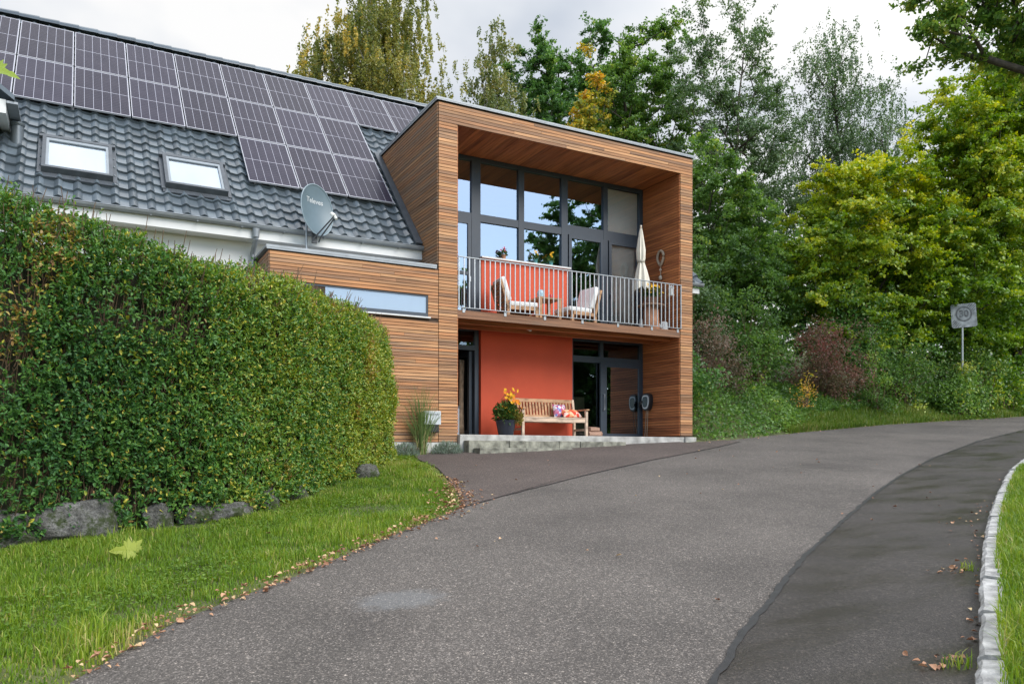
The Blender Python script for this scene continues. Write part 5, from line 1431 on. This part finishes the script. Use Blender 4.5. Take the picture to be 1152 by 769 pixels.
# clover and broad leaved herbs in the same lawn
def herbs(poly, n, zf, name, label, size=.035, origin=(0,0,0), tint0=.45):
    P2 = scatter_poly(poly, n); w_ = Wave(2.0, 31); P3 = np.concatenate([P2, np.zeros((n,1))], 1)
    P2 = P2[w_(P3) > .25]; n = len(P2); P = np.stack([P2[:,0], P2[:,1], zf(P2[:,0], P2[:,1])+RNG.uniform(.02,.065,n)], 1)
    a = RNG.random(n)*6.283; U = unit(np.stack([np.cos(a), np.sin(a), RNG.uniform(-.1,.6,n)],1)); Nn = unit(RNG.normal(size=(n,3))*.3+np.array([0,0,1])); l = size*RNG.uniform(.6,1.5,n)
    V, F = leaf_verts(P, U, Nn, l, l*.6)
    o = np_mesh(name, V, F, LM_grass, None, origin, np.repeat(np.clip(tint0-.1+RNG.normal(size=n)*.12,0,1), 2)); tag(o, label, 'ground cover', kind='stuff')
herbs(lawn_poly, 30000, plane_z, 'clover', 'clover and broad herbs growing in the lawn below the hedge', .028, (1,8,1))
# right verge
vp = KERB[3:12]+[(26,11.2), (22,8.6), (15,5.4), (9,3.1), (5.5,1.6), (3.2,.9)]
vp = offs(KERB[3:12], .105)+vp[9:]
P2 = scatter_poly(vp, 120000); P3 = np.concatenate([P2, np.zeros((len(P2),1))], 1); dk_ = dist_line(P2, KERB)
keep = (dk_ < 2.4)
P2 = P2[keep]; P3 = P3[keep]; dk_ = dk_[keep]
wk = np.concatenate([np.array([[cx, cy]])+RNG.normal(size=(k,2))*np.array([[.05,.03]]) for cx, cy, k in ((4.33,2.71,40), (6.55,4.02,30))])
grass('weeds', 'small tufts of weeds growing at the foot of the kerb', wk, lambda x, y: plane_z(x, y)+.02, np.full(len(wk), .10), .006, .5+RNG.normal(size=len(wk))*.25, .9, (5,3,1))
grass('grass', 'bright green grass on the verge behind the granite kerb', P2, lambda x, y: plane_z(x, y)+.085, np.clip(.13+.05*wv(P3)+.03*wv2(P3), .06, .24)*np.clip(.7+dk_, 0, 1.25), .0085, .5+.14*wv(P3)+RNG.normal(size=len(P2))*.15+np.where(RNG.random(len(P2)) < .06, .4, 0), .8, (8,3,1))
# grass on the far bank
n = 34000; x = 17.5+RNG.random(n)*22; e = np.interp(x, FEX, FEY); P2 = np.stack([x, e+.05+RNG.random(n)**1.3*np.where(x > 22, 1.9, .8)], 1); P3 = np.concatenate([P2, np.zeros((n,1))], 1)
grass('grass', 'uncut grass along the far edge of the road under the shrubs', P2, gz, .22+.07*wv(P3), .020, .55+.15*wv(P3)+RNG.normal(size=n)*.18, .9, (24,18,3), LM_bank)

# fallen leaves --------------------------------------------------------
def fallen():
    P = []
    pts = []
    E_ = [Vector((*p,0)) for p in GRASS_EDGE[2:11]]
    for a, b, dens, wd in zip(E_[:-1], E_[1:], (45,50,55,60,75,120,110,60), (.05,.05,.05,.06,.09,.16,.16,.10)):
        d = (b-a).normalized(); nr = Vector((-d.y, d.x, 0)); n = int(dens*(b-a).length*1.5)
        for _ in range(n):
            q = a.lerp(b, random.random())+nr*(random.gauss(-.01, wd)); pts.append((q.x, q.y))
    K = [Vector((*p,0)) for p in KERB[4:9]]
    for a, b in zip(K[:-1], K[1:]):
        d = (b-a).normalized(); nr = Vector((-d.y, d.x, 0))
        for _ in range(int(6*(b-a).length)):
            c = a.lerp(b, random.random()); q = c+nr*abs(random.gauss(.02, .12)); pts.append((q.x, q.y))
    for cx, cy, k, s in ((4.35,2.75,16,.09), (6.4,4.0,14,.12), (8.7,5.35,8,.15)):
        for _ in range(k): pts.append((cx+random.gauss(0,s)-.05, cy+random.gauss(0,s)*.6+.05))
    for _ in range(70): pts.append((random.uniform(1.5,14), random.uniform(4,13)))
    for _ in range(90):
        x = random.uniform(13,32); pts.append((x, float(np.interp(x, FEX, FEY))-abs(random.gauss(.05,.12))))
    p = np.array(pts)
    bad = inside_poly(p[:,0], p[:,1], [tuple(q) for q in KERB]+[(140,-20),(-6,-20)])
    p = p[~bad]
    n = len(p); P = np.stack([p[:,0], p[:,1], plane_z(p[:,0], p[:,1])+.026], 1)
    on = inside_poly(p[:,0], p[:,1], lawn_poly); P[:,2] += np.where(on, .035, 0)+RNG.random(n)*.012
    a = RNG.random(n)*6.283; U = unit(np.stack([np.cos(a), np.sin(a), RNG.normal(size=n)*.18],1)); Nn = unit(RNG.normal(size=(n,3))*.28+np.array([0,0,1])); l = .040*RNG.uniform(.45,1.5,n)
    V, F = leaf_verts(P, U, Nn, l, l*.7, .3)
    o = np_mesh('fallen_leaves', V, F, LM_dry, None, (4,8,1), np.repeat(np.clip(RNG.normal(size=n)*.28+.55,0,1), 2)); tag(o, 'brown fallen leaves along the lawn edge and the kerb', 'leaves', kind='stuff')
fallen()

# maple leaf lying on the lawn, and a twig reaching in at the left
def maple_leaf(c, u, n, size):
    c = Vector(c); u = Vector(u).normalized(); n = Vector(n).normalized(); s = u.cross(n).normalized(); n = s.cross(u)
    prof = [(-.02,0), (.30,-.18), (.20,-.05), (.48,.05), (.36,.16), (.62,.34), (.40,.36), (.46,.50), (.24,.46), (.16,.62), (.20,.72), (.0,1.0)]
    R_ = [(x, y) for x, y in prof]; Lft = [(-x, y) for x, y in prof[1:-1]]
    out = []
    for x, y in R_+Lft[::-1]:
        out.append(c+s*x*size+u*y*size+n*(abs(x)*.25-.25*y*y)*size)
    return out
big_leaf_m = leaf_mat('pale green fallen maple leaf', [(0,(.28,.33,.05)), (1,(.34,.38,.07))], .3)
def add_maple(mb, c, u, n, size):
    pts = maple_leaf(c, u, n, size); ctr = sum(pts, Vector())/len(pts)
    for i in range(len(pts)): mb.poly([ctr, pts[i], pts[(i+1) % len(pts)]])
def tint_all(o, v):
    at = o.data.attributes.new('tint', 'FLOAT', 'FACE'); at.data.foreach_set('value', np.full(len(o.data.polygons), v, np.float32))
lx, ly = .30, 7.62; lz = float(plane_z(lx, ly))
t = thing('maple_leaf', 'large pale green maple leaf lying on the lawn below the hedge', 'leaf', (lx, ly, lz))
mb = MB(); add_maple(mb, (lx+.10,ly,lz+.09), (-.9,-.1,.18), (.05,-.8,.62), .20); add_maple(mb, (lx+.09,ly+.02,lz+.09), (.35,.15,.65), (-.5,-.75,.3), .13)
o = mb.build('blade', big_leaf_m, t); tint_all(o, .4)
MB().tube([(lx+.03,ly,lz+.11), (lx+.10,ly+.03,lz+.03)], .003, 5).build('leaf_stalk', big_leaf_m, t)
twl = leaf_mat('yellow green maple leaves', [(0,(.22,.36,.03)), (1,(.38,.45,.05))], .5)
t = thing('maple_twig', 'yellow green maple twig poking in at the left edge before the solar panels', 'twig', (-0.480,3.645,3.15))
MB().tube([(-1.460,3.525,3.3), (-0.810,3.605,3.18), (-0.280,3.585,3.12)], [.008,.006,.003], 6).build('stem', twig_m, t)
mb = MB()
for c, u, nn, s in (((-0.260,3.585,3.12), (.9,-.3,-.05), (.1,-.8,.6), .105), ((-0.290,3.565,3.17), (.6,-.3,.75), (-.2,-.9,.4), .08), ((-0.300,3.585,3.10), (.5,-.4,-.8), (.2,-.8,.3), .085), ((-0.460,3.605,3.14), (-.1,-.3,.9), (-.2,-.9,.3), .10), ((-0.560,3.605,3.14), (.1,-.4,-.9), (-.1,-.9,.3), .11)):
    add_maple(mb, c, u, nn, s)
o = mb.build('leaves', twl, t); tint_all(o, .5)
t.location.x -= .055; t.location.y += .03

# hedge -----------------------------------------------------------------
def hedge():
    pts = [Vector((*p,0)) for p in HEDGE]; cum = [0]
    for a, b in zip(pts[:-1], pts[1:]): cum.append(cum[-1]+(b-a).length)
    Ltot = cum[-1]; th = 1.25
    hx = np.array([p.x for p in pts]); hy = np.array([p.y for p in pts]); cu_ = np.array(cum)
    def pos(u): return np.interp(u, cu_, hx), np.interp(u, cu_, hy)
    def nrm(u):
        x0, y0 = pos(np.clip(u-.25,0,Ltot)); x1, y1 = pos(np.clip(u+.25,0,Ltot)); d = np.stack([x1-x0, y1-y0],1); d /= np.linalg.norm(d,axis=1,keepdims=True)
        return np.stack([d[:,1], -d[:,0]],1), d
    def top(u): return np.interp(u, [0, cum[1], cum[2], cum[3], cum[4], cum[5], cum[6], cum[7], cum[8], Ltot], [4.2, 4.20, 4.10, 3.97, 3.77, 3.79, 3.90, 3.98, 4.06, 4.06])
    t = thing('hedge', 'tall trimmed green hedge with yellowing leaves left of the driveway', 'hedge', (1.2, 9.75, .9))
    def sc_(v): return np.sign(v)*np.abs(v)**.5
    bw = Wave(1.6, 40); bw2 = Wave(5.5, 41)
    def place(u, f, dep, kind):
        """kind 0 face, 1 top, 2 end, f 0..1 up or across, dep depth into the hedge"""
        x, y = pos(u); n, d = nrm(u); zt = top(u); zb = plane_z(x, y)+.03
        P = np.empty((len(u),3)); O = np.empty((len(u),3))
        z = zb+(zt-zb)*f
        rnd = .15*np.clip((f-.86)/.14, 0, 1)**2 - .10*np.sin(f*math.pi)**.5 - .12*np.clip((.16-f)/.16, 0, 1)
        P[:] = np.stack([x-n[:,0]*rnd, y-n[:,1]*rnd, z],1); O[:] = np.stack([n[:,0], n[:,1], .25+.9*np.clip((f-.8)/.2,0,1)],1)
        m = kind == 1
        back = .2+f*(th-.2)
        P[m] = np.stack([x-n[:,0]*back, y-n[:,1]*back, zt+.03*np.sin(f*3)],1)[m]; O[m] = np.array([0,0,1.])
        m = kind == 2
        xe, ye = pos(np.full(len(u), Ltot)); ne, de = nrm(np.full(len(u), Ltot)); ang = (u/Ltot)*math.pi   # u reused as the angle round the end
        rr = th/2
        ex = xe-ne[:,0]*rr+rr*(ne[:,0]*sc_(np.cos(ang))+de[:,0]*sc_(np.sin(ang))*.5); ey = ye-ne[:,1]*rr+rr*(ne[:,1]*sc_(np.cos(ang))+de[:,1]*sc_(np.sin(ang))*.5)
        ze = plane_z(ex,ey)+.02; zz = ze+(4.05-ze)*f
        P[m] = np.stack([ex,ey,zz],1)[m]; O[m] = np.stack([ne[:,0]*np.cos(ang)+de[:,0]*np.sin(ang), ne[:,1]*np.cos(ang)+de[:,1]*np.sin(ang), np.full(len(u),.3)],1)[m]
        O = unit(O)
        bul = .07*bw(P)+.05*bw2(P)
        return P+O*(bul-dep)[:,None], O
    n = 235000
    u = (1-RNG.random(n)**1.0)*Ltot; u0 = cum[1]-.2; far = u < u0; u[far] = u0+RNG.random(far.sum())*(Ltot-u0)
    kind = RNG.choice([0,1,2], n, p=[.80,.13,.07]); u = np.where(kind == 2, RNG.random(n)*Ltot, u)
    f = RNG.random(n); dep = RNG.random(n)**1.6*.22-.03
    P, O = place(u, f, dep, kind)
    # thin patches where twigs show
    w1 = Wave(1.9, 50); thin = ((w1(P) > .62) & (RNG.random(n) < .6)) | ((P[:,0] < 1.2) & (f > .66) & (f < .84) & (bw2(P*.6) > .1) & (RNG.random(n) < .6))
    P = P[~thin]; O = O[~thin]; f = f[~thin]; u = u[~thin]; kind = kind[~thin]; n = len(P)
    # leaves sit in sprigs: seven to a shoot, sharing its direction
    m_ = n//7; src = RNG.integers(0, n, m_); sp = np.repeat(np.arange(m_), 7); n = m_*7
    D = unit(O[src]*.8+np.array([0,0,.55])+RNG.normal(size=(m_,3))*.55); ln = RNG.uniform(.05,.13,m_)
    q = np.tile(np.linspace(.1,1,7), m_); P = P[src][sp]+D[sp]*(q*ln[sp])[:,None]+RNG.normal(size=(n,3))*.009; O = O[src][sp]; f = f[src][sp]; u = u[src][sp]; kind = kind[src][sp]
    U = unit(D[sp]*.75+RNG.normal(size=(n,3))*.62); Nn = unit(RNG.normal(size=(n,3))*.42+O*.55+np.array([0,0,.75])+D[sp]*.3)
    l = RNG.uniform(.036,.070,n)*(1.1-.3*q)
    V, F = leaf_verts(P, U, Nn, l, l*RNG.uniform(.40,.54,n))
    wa = Wave(.9, 60); wb = Wave(2.8, 61); wc = Wave(9, 62)
    prog = np.clip((P[:,0]+.5)/5.2, 0, 1)
    tint = .34+.34*prog+.11*wa(P)+.08*wb(P)+.08*wc(P)+RNG.normal(size=n)*.14+.16*np.clip((f-.86)/.14,0,1)*(kind != 2)
    yl = RNG.random(n) < .03+.17*prog; tint = np.where(yl, RNG.uniform(.7,.92,n), np.minimum(tint, .74))
    br = ((kind == 2) & (RNG.random(n) < .5) & (f > .3)) | ((wb(P) > .75) & (RNG.random(n) < .4)) | (RNG.random(n) < .012); tint = np.where(br, RNG.uniform(.9,1,n), tint)
    np_mesh('foliage', V, F, LM_hedge, t, None, np.repeat(np.clip(tint,0,1), 2))
    # sprigs sticking up from the top and face, giving the uneven outline
    k = 1500; us = u0+RNG.random(k)*(Ltot-u0); kd = np.where(RNG.random(k) < .6, 1, 0); fs = np.where(kd == 1, RNG.random(k)*.7, RNG.uniform(.75,1,k)); B, O2 = place(us, fs, np.zeros(k), kd)
    D = unit(O2*.6+np.array([0,0,1.0])+RNG.normal(size=(k,3))*.35); H_ = RNG.uniform(.06,.22,k)*np.where(us < cum[3], 1.25, 1)
    per = 9; idx = np.repeat(np.arange(k), per); q = RNG.random(k*per)
    Pp = B[idx]+D[idx]*(H_[idx]*q)[:,None]; Uu = unit(D[idx]*.7+RNG.normal(size=(k*per,3))*.7); Nq = unit(RNG.normal(size=(k*per,3))*.5+np.array([0,0,1])); ll = RNG.uniform(.03,.055,k*per)
    V, F = leaf_verts(Pp, Uu, Nq, ll, ll*.42)
    pr = np.clip((Pp[:,0]+.5)/5.2, 0, 1)
    np_mesh('shoots', V, F, LM_hedge, t, None, np.repeat(np.clip(.42+.14*pr+RNG.normal(size=k*per)*.13, 0, .8), 2))
    # twigs: a lattice of thin stems just below the surface
    k = 5200; ut = u0+RNG.random(k)*(Ltot-u0); ft = RNG.random(k); A, O3 = place(ut, ft, np.full(k,.20), np.zeros(k, int)); 
    B2 = A+O3*RNG.uniform(.05,.2,k)[:,None]+np.array([0,0,1.])*RNG.uniform(.1,.35,k)[:,None]+RNG.normal(size=(k,3))*.06
    V, F = tubes_np(A, B2, np.full(k,.007), np.full(k,.003), 4); np_mesh('twigs', V, F, twig_m, t)
    # dense dark inside
    g = 60; mbv = []; us = np.linspace(0, Ltot-.05, g); x, y = pos(us); nn, dd = nrm(us); zt = top(us)-.22; zb = plane_z(x,y)-.1
    secs = []
    for o_, zz in ((.30, zb), (.24, zb+1.2), (.30, zt-.25), (.55, zt), (th-.1, zt), (th, zb)):
        secs.append(np.stack([x-nn[:,0]*o_, y-nn[:,1]*o_, zz+0*x],1))
    S_ = np.stack(secs, 1); m = S_.shape[1]; V = S_.reshape(-1,3); F = []
    for i in range(g-1):
        for j in range(m-1): F.append((i*m+j, i*m+j+1, (i+1)*m+j+1, (i+1)*m+j))
    e = (g-1)*m
    F.append((e, e+1, e+4, e+5)); F.append((e+1, e+2, e+3, e+4))
    np_mesh('branches', V, np.array(F), soil, t)
hedge()

# boulders at the foot of the hedge
def boulder(label, x, y, sx, sy, sz, rz):
    y -= .42 if x < 1.8 else .26
    sz *= 1.2
    z = float(plane_z(x, y)); mb = MB(); r = np.random.default_rng(int(1000*abs(x))+17); w_ = Wave(1.6, int(abs(x*100))+5); w3 = Wave(5, int(abs(x*90))+6)
    nu, nv = 56, 36; q = []
    for j in range(nv+1):
        ph = math.pi*j/nv
        for i in range(nu):
            a = 2*math.pi*i/nu; d = np.array([math.sin(ph)*math.cos(a), math.sin(ph)*math.sin(a), -math.cos(ph)])
            d = np.sign(d)*np.abs(d)**.8; q.append(d)
    q = np.array(q); sc_ = 1+.24*w_(q)+.10*w3(q)+.04*np.abs(Wave(9, 3)(q)); q = q*sc_[:,None]
    for _ in range(16):
        nn = unit(r.normal(size=3)); c_ = r.uniform(.62,.9); q = q-np.maximum(0, q@nn-c_)[:,None]*nn
    q = q*(1+.035*Wave(14, 77)(q)+.02*Wave(30, 78)(q))[:,None]
    V = q*np.array([sx,sy,sz])*1.3; c, s = math.cos(rz), math.sin(rz)
    V = np.stack([V[:,0]*c-V[:,1]*s+x, V[:,0]*s+V[:,1]*c+y, V[:,2]+z+sz*.42],1); F = []
    for j in range(nv):
        for i in range(nu):
            i2 = (i+1) % nu; F.append((j*nu+i, j*nu+i2, (j+1)*nu+i2, (j+1)*nu+i))
    mb.v = [tuple(p) for p in V]; mb.f = F
    o = mb.build('boulder', stone_m, None, (x,y,z), 'all'); tag(o, label, 'boulder', 'boulders at the foot of the hedge')
boulder('grey boulder half cut off by the left picture edge under the hedge', -.86, 9.36, .40, .25, .20, R(8))
boulder('widest grey boulder under the left part of the hedge', .02, 9.48, .36, .26, .165, R(10))
boulder('low flat stone half sunk in the grass left of the widest boulder', -.52, 9.30, .20, .14, .09, R(12))
boulder('low grey stone between the small dark one and the flat pale one', 1.08, 9.74, .20, .16, .13, R(20))
boulder('small dark stone wedged right of the widest boulder under the hedge', .72, 9.66, .17, .15, .13, R(30))
boulder('flat pale stone peeping out below the middle of the hedge', 1.46, 9.78, .24, .18, .11, R(25))
boulder('rounded pale stone right of the flat one below the hedge', 1.98, 10.18, .17, .15, .12, R(40))
boulder('greyish stone in the grass under the yellowing part of the hedge', 2.46, 10.66, .18, .15, .10, R(45))
boulder('stone nearest the driveway end of the hedge', 3.98, 12.42, .2, .16, .12, R(50))

# plants along the plinth
def tall_grass():
    x, y = 6.02, 14.9; z = float(plane_z(x,y)); t = thing('ornamental_grass', 'tall upright ornamental grass in front of the mailbox', 'grass plant', (x,y,z))
    k = 130; mb = MB(); tn = []
    V = []; F = []
    for i in range(k):
        a = random.random()*6.283; r = abs(random.gauss(0,.07)); bx, by = x+r*math.cos(a), y+r*math.sin(a)*.7; h = random.uniform(.7,1.5); ln = random.gauss(0,.26); lb = random.gauss(0,.14); w_ = random.uniform(.0035,.007)
        pts = [(bx,by,z), (bx+ln*.25,by+lb*.2,z+h*.4), (bx+ln*.65,by+lb*.6,z+h*.75), (bx+ln*1.2,by+lb,z+h*(1-.3*abs(ln)))]
        b = len(V)
        for j, p in enumerate(pts):
            ww = w_*(1,1,.7,.1)[j]; V += [(p[0]-ww,p[1],p[2]), (p[0]+ww,p[1],p[2])]
        for j in range(3): F.append((b+2*j, b+2*j+1, b+2*j+3, b+2*j+2)); tn.append(.85 if j == 0 and random.random() < .5 else random.uniform(.25,.6))
    np_mesh('blades', np.array(V), np.array(F), leaf_mat('blue green reed leaves', [(0,(.07,.13,.035)), (.55,(.15,.22,.07)), (.8,(.36,.33,.15)), (1,(.45,.38,.2))]), t, None, np.array(tn))
tall_grass()
for x, y, rx, lab in ((6.55,14.85,.36,'grey green lavender clump right of the tall ornamental grass'), (5.62,14.75,.30,'grey green lavender clump left of the tall ornamental grass')):
    z = float(plane_z(x,y)); t = thing('lavender', lab, 'plant', (x,y,z), group='lavender along the plinth')
    n = 1400; q = unit(RNG.normal(size=(n,3))); q[:,2] = np.abs(q[:,2]); q *= RNG.random((n,1))**.35; P = np.array([x,y,z+.02])+q*np.array([rx,.22,.26]); U = unit(q*.7+np.array([0,0,.9])+RNG.normal(size=(n,3))*.3); Nn = unit(RNG.normal(size=(n,3))); l = RNG.uniform(.05,.10,n)
    V, F = quad_leaves(P, U, Nn, l, l*.14); np_mesh('leaves', V, F, LM_lav, t, None, RNG.random(n))
    mb = MB()
    for i in range(14): mb.tube([(x,y,z), (x+random.gauss(0,rx*.4), y+random.gauss(0,.08), z+.18)], .005, 4)
    mb.build('stem', twig_m, t)
